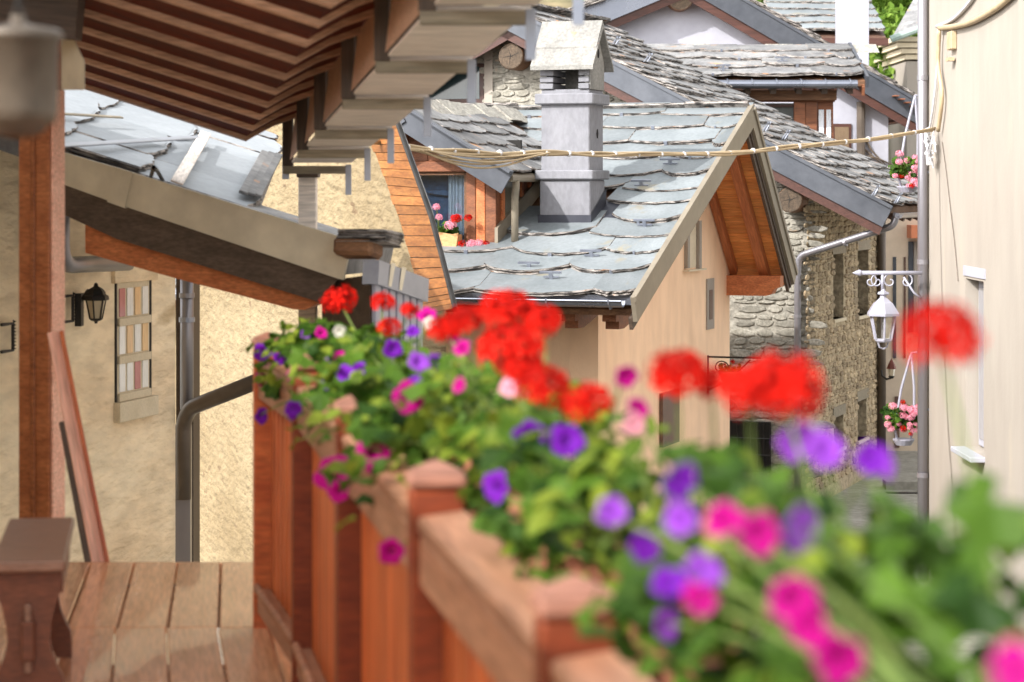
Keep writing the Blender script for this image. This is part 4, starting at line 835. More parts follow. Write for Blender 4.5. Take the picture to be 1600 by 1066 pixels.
for x in range(600, 1450, 36):
    i = max(j for j in range(len(pp)) if pp[j][0] <= x); j = min(i+1, len(pp)-1); t = (x-pp[i][0])/max(1, pp[j][0]-pp[i][0]); c0 = base_pts[i].lerp(base_pts[j], t); d = (base_pts[j]-base_pts[i]).normalized()
    MB().tube([c0-d*.012, c0+d*.012], .030, 8).build('cable_tie', m_cableg, ob)

# ================================================================ street lamp on a scroll arm
LY = 29.3; lc = W(1381, 500, LY)
sl_ = thing('street_lamp', 'white glass street lamp hanging from a white scrolled arm on the cream corner', 'street lamp', (lc.x, LY, lc.z-.5))
px_m = LY/F; za = Z_(427, LY); xa, xb = X_(1347, LY), X_(1441, LY)
mb = MB(); mb.tube([(xa, LY, za), (xb, LY, za)], .026, 10); mb.lathe([(.0, -.12), (.022, -.08), (.04, -.03), (.026, .0)], 10, 0, T3(xa, LY, za) @ RY(math.pi/2)); mb.tube([(X_(1379, LY), LY, za), (X_(1379, LY), LY, Z_(456, LY))], .02, 8); mb.tube([(X_(1412, LY), LY, za-.05), (X_(1428, LY), LY, Z_(458, LY)), (X_(1438, LY), LY, Z_(466, LY))], .014, 7); mb.build('arm', m_lampwhite, sl_, smooth=True)
for cx, s in ((1360, 1), (1391, -1), (1371, -1), (1416, 1)):
    c = V((X_(cx, LY), LY, Z_(440, LY))); MB().tube([c+V((s*(.015+.012*t)*math.cos(t+1.5), 0, (.015+.012*t)*math.sin(t+1.5))) for t in [k*.4 for k in range(18)]], .010, 6).build('scroll', m_lampwhite, sl_)
Ml = T3(X_(1380, LY), LY, 0) @ RZ(.5)
mb = MB(Ml); z = lambda y: Z_(y, LY); s_ = px_m
mb.lathe([(.02, z(452)), (.035, z(456)), (9*s_, z(457)), (10*s_, z(460)), (5*s_, z(462)), (6*s_, z(466)), (14*s_, z(473)), (16*s_, z(474)), (27*s_, z(490)), (27*s_, z(494)), (22*s_, z(494.2))], 6); mb.build('cap', m_lampwhite, sl_)
mb = MB(Ml); mb.lathe([(20*s_, z(496)), (12.5*s_, z(530))], 6); mb.build('glass', m_lglass, sl_)
for k in range(6):
    a = 2*math.pi*k/6; MB(Ml).tube([(21*s_*math.cos(a), 21*s_*math.sin(a), z(494)), (13.5*s_*math.cos(a), 13.5*s_*math.sin(a), z(531))], .013, 6).build('glazing_bar', m_lampwhite, sl_)
mb = MB(Ml); mb.lathe([(12*s_, z(535)), (14*s_, z(533)), (14*s_, z(530)), (11*s_, z(529.5))], 6); mb.tube([(-10*s_, 0, z(535)), (-7*s_, 0, z(543)), (0, 0, z(546)), (7*s_, 0, z(543)), (10*s_, 0, z(535))], .012, 6); mb.build('base_ring', m_lampwhite, sl_)
# small red lantern on the stone house's corner pipe
rl = W(1393, 577, 40.0); ro = thing('wall_lantern', 'small red-brown wall lantern down the lane beside the dark pipe', 'lantern', tuple(rl))
q = 40/F; mb = MB(T3(*rl)); mb.lathe([(.001, 17*q), (1.2*q, 14*q), (2*q, 13*q), (5*q, 8*q), (7.5*q, 1*q), (7.5*q, 0)], 6); mb.build('cap', m_redlamp, ro)
MB(T3(*rl)).lathe([(5.5*q, 0), (4*q, -12*q)], 6).build('glass', m_lglass, ro); MB(T3(*rl)).lathe([(3*q, -15*q), (4.6*q, -12*q), (4.6*q, -11*q)], 6).build('base', m_iron, ro)
mb = MB(T3(*rl)); mb.tube([(0, 0, -14*q), (-6*q, .1, -17*q), (-12*q, .2, -12*q), (-12*q, .25, -4*q)], .018, 6); mb.build('bracket', m_iron, ro)

# ================================================================ hanging baskets (flowers built further down)
baskets = [(W(1418, 262, 31.5), 26, 'hanging flower basket with pink geraniums high beside the downpipe', 150), (W(1412, 652, 31.0), 30, 'lower hanging flower basket with pink geraniums on long white straps', 552)]

# ================================================================ left building with lantern and leaded window
Ld = V((.25, .97, 0)).normalized(); Ln = V((.97, -.25, 0)).normalized(); L0 = V((X_(190, 17), 17, 0))
lh = thing('old_house', 'old house with stained mottled render, a stone slab roof and a leaded coloured window', 'house', tuple(L0))
def Lp(px, py, off=0): return RP(px, py, L0+Ln*off, Ln)
tE = (RP(274, 500, L0, Ln)-L0).dot(Ld)
ML = fr(L0, Ld, y=UZ); zl = (ML.to_3x3() @ V((0, 0, 1))).dot(Ln)      # local x along the wall, y up, z out (or in)
sg = 1 if zl > 0 else -1
MB(ML).ext([(-5, 0), (tE, 0), (tE, 4.62), (-1.2, 4.95), (-5, 5.6)], -sg*.5).build('wall', m_old, lh)
def lb(name, px0, py0, px1, py1, o0, o1, mat, parent=lh, px_ref=None):
    a = ML.inverted() @ Lp(px0, py0); b = ML.inverted() @ Lp(px1, py1); z0, z1 = sorted((sg*o0, sg*o1))
    return MB(ML).cbox(min(a.x, b.x), min(a.y, b.y), z0, max(a.x, b.x), max(a.y, b.y), z1, .004).build(name, mat, parent)
a = ML.inverted() @ Lp(183, 445); b = ML.inverted() @ Lp(231, 610); x0, x1, y0, y1 = a.x, b.x, b.y-.02, a.y-.01
def wb(name, xa, ya, xb, yb, o0, o1, mat, parent): z0, z1 = sorted((sg*o0, sg*o1)); return MB(ML).cbox(xa, ya, z0, xb, yb, z1, .003).build(name, mat, parent)
win = wb('window', x0-.02, y0-.02, x1+.02, y1+.02, -.02, .004, m_trimstone, lh)
wb('window_lintel', x0-.10, y1+.02, x1+.12, y1+.2, -.01, .03, m_old, lh); wb('window_sill', x0-.06, y0-.16, x1+.08, y0-.022, -.01, .05, m_trimstone, lh)
wb('shadow_gap', x0-.045, y0-.02, x0-.022, y1+.02, -.01, .012, m_iron, win); wb('shadow_gap', x1+.022, y0-.02, x1+.045, y1+.02, -.01, .012, m_iron, win)
pc = [m_panered, m_paneclear, m_paneamber, m_paneclear, m_paneclear, m_paneamber, m_paneclear, m_paneamber, m_paneclear, m_paneclear, m_panered, m_paneclear]
rh = (y1-y0)/3; cw = (x1-x0)/4
for r in range(3):
    for c in range(4): wb('pane', x0+c*cw+.018, y1-(r+1)*rh+.045, x0+(c+1)*cw-.018, y1-r*rh-.02, .005, .012, pc[r*4+c], win)
    wb('glazing_bar', x0-.01, y1-(r+1)*rh-.02, x1+.01, y1-(r+1)*rh+.035, .004, .025, m_trimstone, win)
# chain-edged iron wall rings
for px, py in ((97, 483), (2, 528)):
    p = ML.inverted() @ Lp(px, py); cx, cy = p.x, p.y; mb = MB(ML); w_, h_ = .16, .085
    for k in range(9): t = k/8; mb.add([(cx+w_*.5+.012*(k % 2), cy-h_+2*h_*t, sg*.04), (cx+w_*.5+.03, cy-h_+2*h_*t+.01, sg*.05), (cx+w_*.5, cy-h_+2*h_*t+.025, sg*.04)], [(0, 1, 2), (2, 1, 0)])
    mb.tube([(cx-w_*.5, cy-h_, sg*.04), (cx+w_*.5, cy-h_, sg*.04), (cx+w_*.5, cy+h_, sg*.04), (cx-w_*.5, cy+h_, sg*.04)], .011, 6); mb.build('iron_bracket', m_iron, lh)
# lantern on the wall
lp = Lp(150, 478, .16)
la = thing('wall_lantern', 'black iron wall lantern with frosted panes beside the leaded coloured window', 'lantern', tuple(lp))
q = lp.y/F; mb = MB(T3(*lp) @ RZ(.4)); mb.lathe([(.001, 36*q), (3*q, 34*q), (4*q, 30*q), (11*q, 26*q), (15*q, 21*q), (16*q, 17*q), (20*q, 15*q), (21*q, 9*q), (18*q, 8*q)], 6); mb.build('cap', m_iron, la)
MB(T3(*lp) @ RZ(.4)).lathe([(15*q, 8*q), (9*q, -20*q)], 6).build('glass', base('frosted_glass', (.52, .44, .30), (.62, .53, .38), rough=.4), la)
for k in range(6): a = .4+k*math.pi/3; MB(T3(*lp)).tube([(15.5*q*math.cos(a), 15.5*q*math.sin(a), 9*q), (9.5*q*math.cos(a), 9.5*q*math.sin(a), -21*q)], .006, 5).build('glazing_bar', m_iron, la)
MB(T3(*lp) @ RZ(.4)).lathe([(2*q, -28*q), (3*q, -25*q), (9*q, -23*q), (11*q, -20*q), (9*q, -20*q)], 6).build('base', m_iron, la)
mb = MB(); pw = Lp(122, 482, .0); mb.box(pw.x-.02, pw.y-.05, pw.z-.12, pw.x+.03, pw.y+.05, pw.z+.1); mb.tube([pw+V((.02, 0, .05)), lp+V((-.05, -.02, .10)), lp+V((0, 0, .09))], .014, 6); mb.build('bracket', m_iron, la)
# slab roof of the old house
FR, FL, RR, RL = W(392, 338, 14.6), W(60, 215, 14.6), W(434, 236, 19.0), W(60, 95, 19.0)
Ur = (RR-FR).normalized(); Upr = (FL-FR); Upr = (Upr-Ur*Upr.dot(Ur)).normalized(); Nr = Ur.cross(Upr); Nr = Nr if Nr.z > 0 else -Nr
mb = MB(); q4 = [FR-Ur*.3, RR+Ur*.4, RR+Ur*.4+Upr*3.2, FR-Ur*.3+Upr*3.2]; mb.add(q4+[v-UZ*.1 for v in q4], [(0, 1, 2, 3), (7, 6, 5, 4), (0, 4, 5, 1), (1, 5, 6, 2), (3, 7, 4, 0)]); mb.build('roof', m_slate_old, lh)
flip = Upr.cross(Ur).z > 0
slate_roof(lh, (RR+Ur*.4) if flip else FR-Ur*.3, -Ur if flip else Ur, Upr, (RR-FR).length+.7, 3.2, row=.62, wr=(.9, 1.6), t=.03, rnd=.05, mats=[m_paleslab, m_slatedge], seed=71, jit=.04)
# pale strips and laths lying on the slabs
def onL(px, py, o=.13): return RP(px, py, FR+Nr*o, Nr)
plank('metal_strip', onL(276, 286), onL(322, 208), .075, .01, Nr, m_palepanel, lh)
for k, (x, y) in enumerate(((0, 0), (11, 2), (22, 4))): plank('slate_strip', onL(380+x, 302+y), onL(414+x, 238+y), .055, .02, Nr, m_slate_old, lh)
plank('metal_flashing', onL(92, 228), onL(312, 215), .05, .012, Nr, m_galv, lh); plank('dark_lath', onL(92, 178), onL(190, 184), .03, .012, Nr, m_greywood, lh)
mb = MB(); mb.tube([onL(236, 276), onL(240, 262, .3), onL(246, 268, .22), onL(254, 282)], .012, 6); mb.build('roof_hook', m_iron, lh)
# the pipes of the old house
pA = Lp(97, 238, .2); pB = Lp(97, 412, .2); pC = Lp(190, 409, .12)
pipe_with_elbows([W(96, 250, 15.6), W(96, 415, 15.6), W(200, 411, 16.6)], .055, 'downpipe', m_pipe, lh)
pl0 = RP(287, 400, L0+Ld*(tE+.12), Ld)
y_ = pl0.y; Xp = X_(287, y_)
MB().box(X_(275, y_+.12), y_+.12, 0, X_(302, y_+.12), y_+.5, 4.6).build('corner_pier', m_darkwood, lh)
dpp = pipe_with_elbows([(X_(292, y_), y_, Z_(420, y_)), (X_(292, y_), y_, Z_(640, y_))], .050, 'downpipe', m_pipe, lh)
clamp_ring(lh, (X_(292, y_), y_, Z_(500, y_)), UZ, .052, m_galv); clamp_ring(lh, (X_(292, y_), y_, Z_(462, y_)), UZ, .050, m_pipe)
pipe_with_elbows([(X_(287, y_), y_-.02, Z_(780, y_)), (X_(287, y_), y_-.02, Z_(660, y_)), (X_(300, y_), y_-.1, Z_(636, y_)), (X_(430, y_), y_-.8, Z_(592, y_-.8))], .058, 'branch_pipe', m_brownpipe, lh)
MB().box(X_(274, y_), y_-.03, 0, X_(298, y_), y_+.07, Z_(664, y_)).build('square_downpipe', m_pipe, lh)
sp_ = MB(); p = RP(302, 578, V((E0.x, E0.y, 0)), Bn); sp_.tube([p, p+V((.22, -.25, -.03))], [.02, .01], 6); tag(sp_.build('iron_spike', m_iron), 'short dark iron spike sticking out of the yellow roughcast wall', 'spike')

# ================================================================ porch roof seen edge on
PY0, PY1 = 13.6, 13.1
po = thing('porch_roof', 'sloping porch roof with beige metal edge, dark board and heavy timber beneath', 'porch roof', tuple(W(300, 400, 13.3)))
def PW(px, py): return W(px, py, PY0+(PY1-PY0)*(px-97)/450)
back = V((.10, 1, -.02)).normalized()
def slabp(name, q, depth, mat, parent=po, off=0):
    a = [PW(*t)+back*off for t in q]; b = [v+back*depth for v in a]; n = len(a); mb = MB(); mb.add(a+b, [tuple(range(n)), tuple(range(n, 2*n))[::-1]]+[(i, n+i, n+(i+1) % n, (i+1) % n) for i in range(n)]); return mb.build(name, mat, parent)
slabp('edge_flashing', [(97, 238), (180, 262), (549, 376), (536, 438), (528, 436), (180, 318), (97, 288)], .05, m_fascia)
slabp('edge_flashing_joint', [(182, 262), (208, 270), (196, 326), (168, 316)], .05, m_fascia, off=-.012)
slabp('dark_board', [(97, 286), (180, 314), (528, 432), (506, 470), (500, 474), (180, 374), (97, 336)], .05, m_darkwood, off=.03)
slabp('porch_beam', [(124, 349), (260, 383), (502, 470), (470, 486), (452, 485), (270, 437), (124, 396)], .2, m_beam, off=.12)
slabp('roof', [(97, 250), (180, 274), (545, 386), (536, 430), (180, 312), (97, 282)], 1.6, m_slate_old, off=.06)
slabp('ceiling', [(130, 352), (500, 464), (498, 470), (128, 358)], 1.3, m_oldwood, off=.34)
# vent stack at its low end, slates on top
vx = thing('vent_stack', 'boxy vent stack with dark metal side, white slats and a sheet metal lid', 'vent stack', tuple(W(580, 520, 13.0)))
c0, cl, cr = W(578, 500, 12.9), W(503, 500, 13.5), W(655, 500, 13.7)
zt, zr = Z_(430, 12.9), Z_(458, 13.7)
mb = MB(); mb.add([(c0.x, c0.y, 0), (cl.x, cl.y, 0), (cl.x, cl.y, Z_(440, 13.5)), (c0.x, c0.y, zt)], [(0, 1, 2, 3)]); mb.add([(c0.x, c0.y, 0), (cr.x, cr.y, 0), (cr.x, cr.y, zr), (c0.x, c0.y, zt)], [(0, 1, 2, 3)]); bk = V((cl.x+cr.x-c0.x, cl.y+cr.y-c0.y, 0)); mb.add([(cl.x, cl.y, 0), bk, (bk.x, bk.y, zr), (cl.x, cl.y, Z_(440, 13.5))], [(0, 1, 2, 3)]); mb.add([(cr.x, cr.y, 0), bk, (bk.x, bk.y, zr), (cr.x, cr.y, zr)], [(0, 1, 2, 3)])
mb.build('casing', m_darkwood, vx)
dv_ = (cr-c0); dv_.z = 0; nv = V((dv_.y, -dv_.x, 0)).normalized()
for k in range(7):
    t = (k+.1)/7; t2 = (k+.82)/7; pA, pB = c0+dv_*t, c0+dv_*t2; z1 = zt+(zr-zt)*t-.02
    M = fr((pA.x, pA.y, 0), dv_, y=UZ); s = 1 if (M.to_3x3() @ V((0, 0, 1))).dot(nv) > 0 else -1; MB(M).cbox(0, 2.2, min(.004*s, .03*s), (pB-pA).length, z1, max(.004*s, .03*s), .004).build('slat', m_lampwhite, vx)
M = fr((c0.x, c0.y, zt), dv_.normalized()+UZ*((zr-zt)/dv_.length), y=UZ); s = 1 if (M.to_3x3() @ V((0, 0, 1))).dot(nv) > 0 else -1
mb = MB(M); L = dv_.length*1.03; mb.box(-.005, -.05, min(-.04*s, .05*s), L, .08, max(-.04*s, .05*s)); mb.build('lid', m_galv, vx)
for x in (.16, .34): MB(M).add([(x, -.04, s*.052), (x+.05, -.04, s*.052), (x+.09, .09, s*.056), (x+.02, .09, s*.054)], [(0, 1, 2, 3), (3, 2, 1, 0)]).build('lid_fold', m_fascia, vx)
MB(M).cbox(-.06, .10, -.2, .15, .2, .02, .02).build('stone_packing', m_oldwood, vx)
for k, (w_, dz) in enumerate(((.24, .0), (.26, .035))):
    me = slab_mesh('slate', w_, .3, .035, .03, [m_slate, m_slatedge]); put('slate', me, M @ T3(.06+.02*k, .17+dz, .0) @ RX(-math.pi/2*s) @ T3(0, -.12, 0) , vx)
# tall house added on the left, outside the frame, to shade the porch
nb_ = thing('shading_house', 'plain rendered house added out of view to shade the porch', 'house', (-6.5, 10.6, 0))
MB().box(-9.5, 8.6, 0, -3.7, 12.4, 8.2).build('wall', m_old, nb_)
mb = MB(); mb.add([(-9.9, 8.2, 8.1), (-3.4, 8.2, 8.1), (-3.4, 10.5, 9.1), (-9.9, 10.5, 9.1), (-9.9, 12.8, 8.1), (-3.4, 12.8, 8.1)], [(0, 1, 2, 3), (3, 2, 5, 4), (1, 5, 2), (0, 3, 4)]); mb.build('roof', m_slate_old, nb_)
# ================================================================ balcony: deck, railing, canopy
dk_ = thing('balcony_deck', 'red-brown plank deck of the balcony in two lengths of boards', 'deck', (-1.6, 6, DECK))
for i in range(-7, 2):
    xa = -1.074+i*.187+.0935; 
    A = V((xa+.1535*5.9, 2.92, DECK-.015)); B = V((xa, 8.815, DECK-.015)); plank('deck_board', A, B, .179, .03, UZ, m_deck, dk_, .005)
for i in range(-6, 3):
    xa = -1.256+i*.185-.0925+.185; A = V((xa, 8.823, DECK-.015+random.uniform(-.001, .001))); B = V((xa-.115*1.51, 10.33, DECK-.015)); plank('deck_board', A, B, .175, .03, UZ, m_deck, dk_, .005)
for y in (4, 6, 8.2, 9.9): MB().box(-2.7, y, DECK-.2, .4-.166*y+.62, y+.1, DECK-.034).build('deck_joist', m_oldwood, dk_)
MB().box(-2.8, 10.334, DECK-.25, -1.02, 10.37, DECK-.002).build('deck_edge_board', m_deck, dk_)
rdir = V((-.166, 1, 0)).normalized(); rn = V((1, .166, 0)).normalized()           # rn points outwards, over the street
def AX_(Y, off=0): return V((.650-.166*Y+off*1.0, Y, 0))
RAILZ = 4.16
rl_ = thing('balcony_railing', 'stained larch balcony railing of close vertical boards with capped posts', 'railing', tuple(AX_(5)+V((0, 0, DECK))))
posts = [8.85, 7.70, 6.20, 4.68, 3.28, 2.0]
for i, Y in enumerate(posts):
    c = AX_(Y); M = fr((c.x, c.y, 0), rdir, y=V((0, 0, 1)).cross(rdir)); 
    if i == 0: c = c-rn*.055; M = fr((c.x, c.y, 0), rdir, y=V((0, 0, 1)).cross(rdir))
    MB(M).cbox(-.036, -.03, DECK-.25, .036, .072, RAILZ+.06, .006).build('post', m_shadepost if i else m_larch, rl_)
    MB(M).cbox(-.043, -.036, RAILZ+.062, .043, .078, RAILZ+.092, .008).build('post_cap', m_cap, rl_)
    mb = MB(M); mb.add([(-.037, -.030, RAILZ+.093), (.037, -.030, RAILZ+.093), (.037, .072, RAILZ+.093), (-.037, .072, RAILZ+.093), (0, .021, RAILZ+.118)], [(0, 1, 4), (1, 2, 4), (2, 3, 4), (3, 0, 4)]); mb.build('post_cap', m_cap, rl_)
for a, b in zip(posts[1:]+[], posts[:-1]):
    pA, pB = AX_(a)+rdir*.038, AX_(b)-rdir*.038
    if b == posts[0]: pB = pB-rn*.055
    L = (pB-pA).length
    plank('handrail', pA-rn*.012+V((0, 0, RAILZ)), pB-rn*.012+V((0, 0, RAILZ)), .10, .035, UZ+rn*.12*-1, m_rail, rl_, .008)
    plank('top_rail', pA-rn*.035+V((0, 0, RAILZ-.075)), pB-rn*.035+V((0, 0, RAILZ-.075)), .045, .10, UZ, m_rail, rl_, .006)
    plank('bottom_rail', pA-rn*.035+V((0, 0, DECK+.10)), pB-rn*.035+V((0, 0, DECK+.10)), .05, .09, UZ, m_rail, rl_, .006)
    n = max(3, round(L/.125))
    for k in range(n):
        c = pA.lerp(pB, (k+.5)/n)+rn*.0
        plank('baluster_board', c+V((0, 0, DECK+.05)), c+V((0, 0, RAILZ-.03)), L/n-.010, .024, rn, m_larch, rl_, .004)
    mb = MB()
    for k in range(int(L/.045)): p = pA+(pB-pA).normalized()*(.02+k*.045)-rn*.064+V((0, 0, DECK+.152)); mb.lathe([(.001, .019), (.012, .012), (.016, 0), (.012, -.012), (.001, -.019)], 6, 0, T3(*p))
    mb.build('bead_trim', m_rail, rl_, kind='stuff')
plank('shelf', AX_(1.7)+rn*.17+V((0, 0, RAILZ-.12)), AX_(8.75)+rn*.17+V((0, 0, RAILZ-.12)), .22, .03, UZ, m_rail, rl_)
for Y in posts: p = AX_(Y); plank('shelf_bracket', p+rn*.04+V((0, 0, RAILZ-.26)), p+rn*.27+V((0, 0, RAILZ-.145)), .03, .04, UZ, m_larch, rl_)

# canopy post, leaning board, bench, hanging lamp
PYp = 11.0
pxw = lambda px: X_(px, PYp)
cn = thing('canopy', 'dark boarded balcony canopy with pale battens and stepped outrigger beams', 'canopy', tuple(V((-1.6, 8.3, DECK))))
MB(T3(pxw(62), PYp+.06, 0) @ RZ(-.32)).cbox(-.085, -.068, 0, .075, .068, 5.7, .006).build('post', m_post, cn)
MB(T3(pxw(62), PYp+.06, 0) @ RZ(-.32)).cbox(-.02, -.078, 0, .004, -.0685, 5.7, .003).build('post_fillet', m_post, cn)
edir = V((-.175, 1, -.082)); CK = 1.45
def CE(px, py, Y):
    """a point given where the canopy section at 9.5 m appears, slid along the canopy to Y"""
    p = W(px, py, 9.5)+edir*(Y-9.5); e = V((0, 0, EYE)); return e+(p-e)*CK
def section(pts, Ya, Yb, name, mat, cut=None):
    mb = MB(); out = []
    for Y in (Ya, Yb): out += [CE(x, y, Y) for x, y in pts]
    n = len(pts); mb.add(out, [(i, i+1, n+i+1, n+i) for i in range(n-1)]); return mb
Ys = []; y = 9.5
while y > 5.0: Ys.append(y); y -= random.uniform(.335, .385)
def solid_strip(name, lower, th, Ya, Yb, mat, tilt=0):
    """bent board: section polyline 'lower' (canopy px) thickened upwards by th metres, running Ya..Yb"""
    n = len(lower); v = []
    for Y, dz in ((Ya, tilt), (Yb, 0)):
        v += [CE(x, y_, Y)+V((0, 0, dz)) for x, y_ in lower]
    v += [p+V((0, 0, th)) for p in v]
    f = []
    for i in range(n-1): f += [(i, i+1, n+i+1, n+i), (2*n+i, 3*n+i, 3*n+i+1, 2*n+i+1), (i, 2*n+i, 2*n+i+1, i+1), (n+i, n+i+1, 3*n+i+1, 3*n+i)]
    f += [(0, n, 3*n, 2*n), (n-1, 3*n-1, 4*n-1, 2*n-1)]
    return MB().add(v, f).build(name, mat, cn)
prof = [(-60, 78), (140, 137), (378, 214), (384, 216), (392, 211), (425, 193), (462, 180)]
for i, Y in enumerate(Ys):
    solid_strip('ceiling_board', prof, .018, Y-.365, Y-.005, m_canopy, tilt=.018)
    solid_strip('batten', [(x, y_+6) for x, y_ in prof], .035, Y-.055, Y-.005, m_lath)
# covering roof above the boards (one sheet of dark boarding under metal)
solid_strip('roof', [(-200, 18), (384, 190), (462, 172), (552, 205)], .05, 4.95, 9.56, m_darkwood)
solid_strip('end_board', [(-60, 72), (378, 208), (384, 212), (392, 206), (462, 176)], .07, 9.505, 9.54, m_darkwood)
bY = [9.5, 8.85, 8.17, 7.29, 6.45, 5.59, 5.05]
for i, Y in enumerate(bY):
    ou = lambda px, py, Y=Y: CE(px, py, Y)
    plank('outrigger', ou(443, 266), ou(548, 266), .07, .045, UZ, m_greywood, cn)
    plank('bracket', ou(450, 178)+V((0, .0, 0)), ou(450, 260), .06, .06, V((1, 0, 0)), m_darkwood, cn)
    st_ = plank('metal_strip', ou(545, 258)-V((0, .035, 0)), ou(545, 305)-V((0, .035, 0)), .034, .004, V((0, -1, 0)), m_galv, cn, .001)
    if i < len(bY)-1:
        Y2 = bY[i+1]
        solid_strip('eave_panel', [(455, 256), (548, 256)], .012, Y2+.032, Y-.032, m_palepanel)
        solid_strip('fascia_panel', [(452, 252), (460, 184)], .01, Y2+.03, Y-.03, m_lath)
plank('metal_strip', CE(447, 224, 9.52), CE(447, 280, 9.52), .04, .004, V((0, -1, 0)), m_galv, cn, .001)
MB().cbox(X_(466, 14), 14, 0, X_(494, 14), 14.1, Z_(272, 14), .006).build('support_post', m_palepanel, cn)
MB().cbox(X_(463, 13.95), 13.95, Z_(278, 14), X_(497, 13.95), 14.12, Z_(266, 14), .004).build('post_head', m_darkwood, cn)
gp_ = MB(); a = [W(96, 22, 10.9), W(131, 96, 10.7), W(131, 141, 10.7), W(96, 141, 10.9)]; gp_.add(a+[v+V((.004, .006, 0)) for v in a], [(0, 1, 2, 3), (7, 6, 5, 4), (0, 4, 5, 1), (1, 5, 6, 2), (2, 6, 7, 3), (3, 7, 4, 0)]); gp_.build('gusset_plate', m_fascia, cn)
# stair rail beyond the deck's end
MB(T3(pxw(62), PYp+.06, 0) @ RZ(-.32)).cbox(.0765, -.060, 0, .090, .05, 5.25, .003).build('lit_face_board', m_pinkwood, cn)  # pale board added as the post's sunlit side, light put into its colour
plank('head_beam', W(-70, 12, 10.72), W(126, 30, 10.72), .16, .19, UZ, m_darkwood, cn)
sr = thing('stair_rail', 'reddish stair rail slanting down beside the canopy post at the deck end', 'stair rail', tuple(W(160, 900, 10.6)))
plank('handrail', W(84, 520, 10.7), W(164, 930, 10.4), .06, .04, V((.2, -1, .1)), m_pinkwood, sr); plank('shade_bar', W(98, 660, 10.9), W(148, 930, 10.6), .035, .03, V((.2, -1, .1)), m_darkwood, sr)  # thin dark bar added for the shade beside the rail
plank('rail_lip', W(96, 520, 10.68), W(178, 930, 10.38), .018, .07, V((.2, -1, .1)), m_larch, sr)
# bench
bx0, bx1 = X_(-10, 7.45), X_(103, 7.45); bz = EYE-(878-295)/F*7.42; bw2 = (bx1-bx0)/2
be = thing('bench', 'dark wooden trestle bench with keyed tenons at the end of the deck', 'bench', ((bx0+bx1)/2, 7.9, DECK))
MBn = T3((bx0+bx1)/2, 7.42, 0) @ RZ(.150)
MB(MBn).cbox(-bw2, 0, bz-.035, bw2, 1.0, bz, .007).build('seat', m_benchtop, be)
bw = bw2*.93; bh_ = bz-.036-DECK
prof_r = [(bw, 1), (bw*.98, .93), (bw*.9, .82), (bw*.74, .70), (bw*.64, .58), (bw*.62, .48), (bw*.7, .38), (bw*.86, .28), (bw*1.0, .22), (bw*1.04, .14), (bw*1.04, 0), (bw*.55, 0), (bw*.42, .07), (0, .12)]
pl2 = [(x, DECK+t*bh_) for x, t in prof_r]+[(-x, DECK+t*bh_) for x, t in prof_r[::-1][1:]]
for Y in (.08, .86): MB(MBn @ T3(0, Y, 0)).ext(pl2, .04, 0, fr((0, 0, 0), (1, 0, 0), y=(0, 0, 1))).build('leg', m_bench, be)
MB(MBn).cbox(-.02, -.01, DECK+.15, .02, .93, DECK+.27, .004).build('stretcher', m_bench, be)
MB(MBn).cbox(-.010, .0, DECK+.11, .010, .03, DECK+.32, .003).build('wedge', m_benchtop, be)
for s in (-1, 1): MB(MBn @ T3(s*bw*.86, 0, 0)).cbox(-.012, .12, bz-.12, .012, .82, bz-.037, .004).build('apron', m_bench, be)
# hanging lamp
hl0 = W(28, 150, 4.3); q = 4.3/F
hg = thing('hanging_lamp', 'tarnished metal bucket lamp hanging from the canopy at the top left corner', 'lamp', tuple(hl0))
MB(T3(*hl0)).lathe([(46*q, -48*q), (58*q, -40*q), (62*q, -20*q), (64*q, 84*q), (70*q, 88*q), (70*q, 98*q), (62*q, 104*q), (24*q, 110*q), (12*q, 114*q), (12*q, 126*q)], 28).build('shade', m_lampmetal, hg, smooth=True)
MB(T3(*hl0)).lathe([(.001, -68*q), (26*q, -64*q), (42*q, -54*q), (46*q, -44*q), (40*q, -42*q)], 24).build('bowl', m_darkwood, hg, smooth=True)
mb = MB(); 
for k in range(7): c = hl0+V((0, 0, (130+k*17)*q)); M = T3(*c) @ (RZ(math.pi/2) if k % 2 else I4); mb.tube([(.008*math.cos(t), 0, .014*math.sin(t)) for t in [j*math.pi/4 for j in range(9)]], .0025, 5, 0, M)
mb.build('chain', m_iron, hg)
MB(T3(*(hl0+V((0, 0, 262*q))))).lathe([(.02, -.004), (.02, .03), (.004, .035)], 12).build('hook_plate', m_iron, hg)

# ================================================================ flowers
def leaf_geranium():
    mb = MB(); n = 14; r = .040; vs = [(0, 0, .006)]
    for k in range(n):
        a = .35+(2*math.pi-.7)*k/(n-1); rr = r*(1+.10*(1 if k % 2 else -1))*random.uniform(.93, 1.05); vs.append((rr*math.cos(a-math.pi), rr*math.sin(a-math.pi), .010*math.sin(3*a)-.25*rr*rr/r*random.uniform(.2, 1)))
    mb.add(vs, [(0, k, k+1) for k in range(1, n)]); return mb
def leaf_petunia():
    mb = MB(); L, w = .055*random.uniform(.8, 1.1), .021; vs = []
    for i in range(5):
        t = i/4; ww = w*math.sin(math.pi*min(.97, t*.9+.08))**.8; z = -.012*t*t*2
        vs += [(t*L, -ww, z+.006), (t*L, 0, z), (t*L, ww, z+.006)]
    fs = []
    for i in range(4):
        for j in (0, 1): fs.append((3*i+j, 3*i+j+1, 3*i+j+4, 3*i+j+3))
    mb.add(vs, fs); return mb
gl = [leaf_geranium() for _ in range(5)]; pl = [leaf_petunia() for _ in range(5)]
glm = [m.mesh('leaf', m_geran) for m in gl]; plm = [m.mesh('leaf', m_petun) for m in pl]
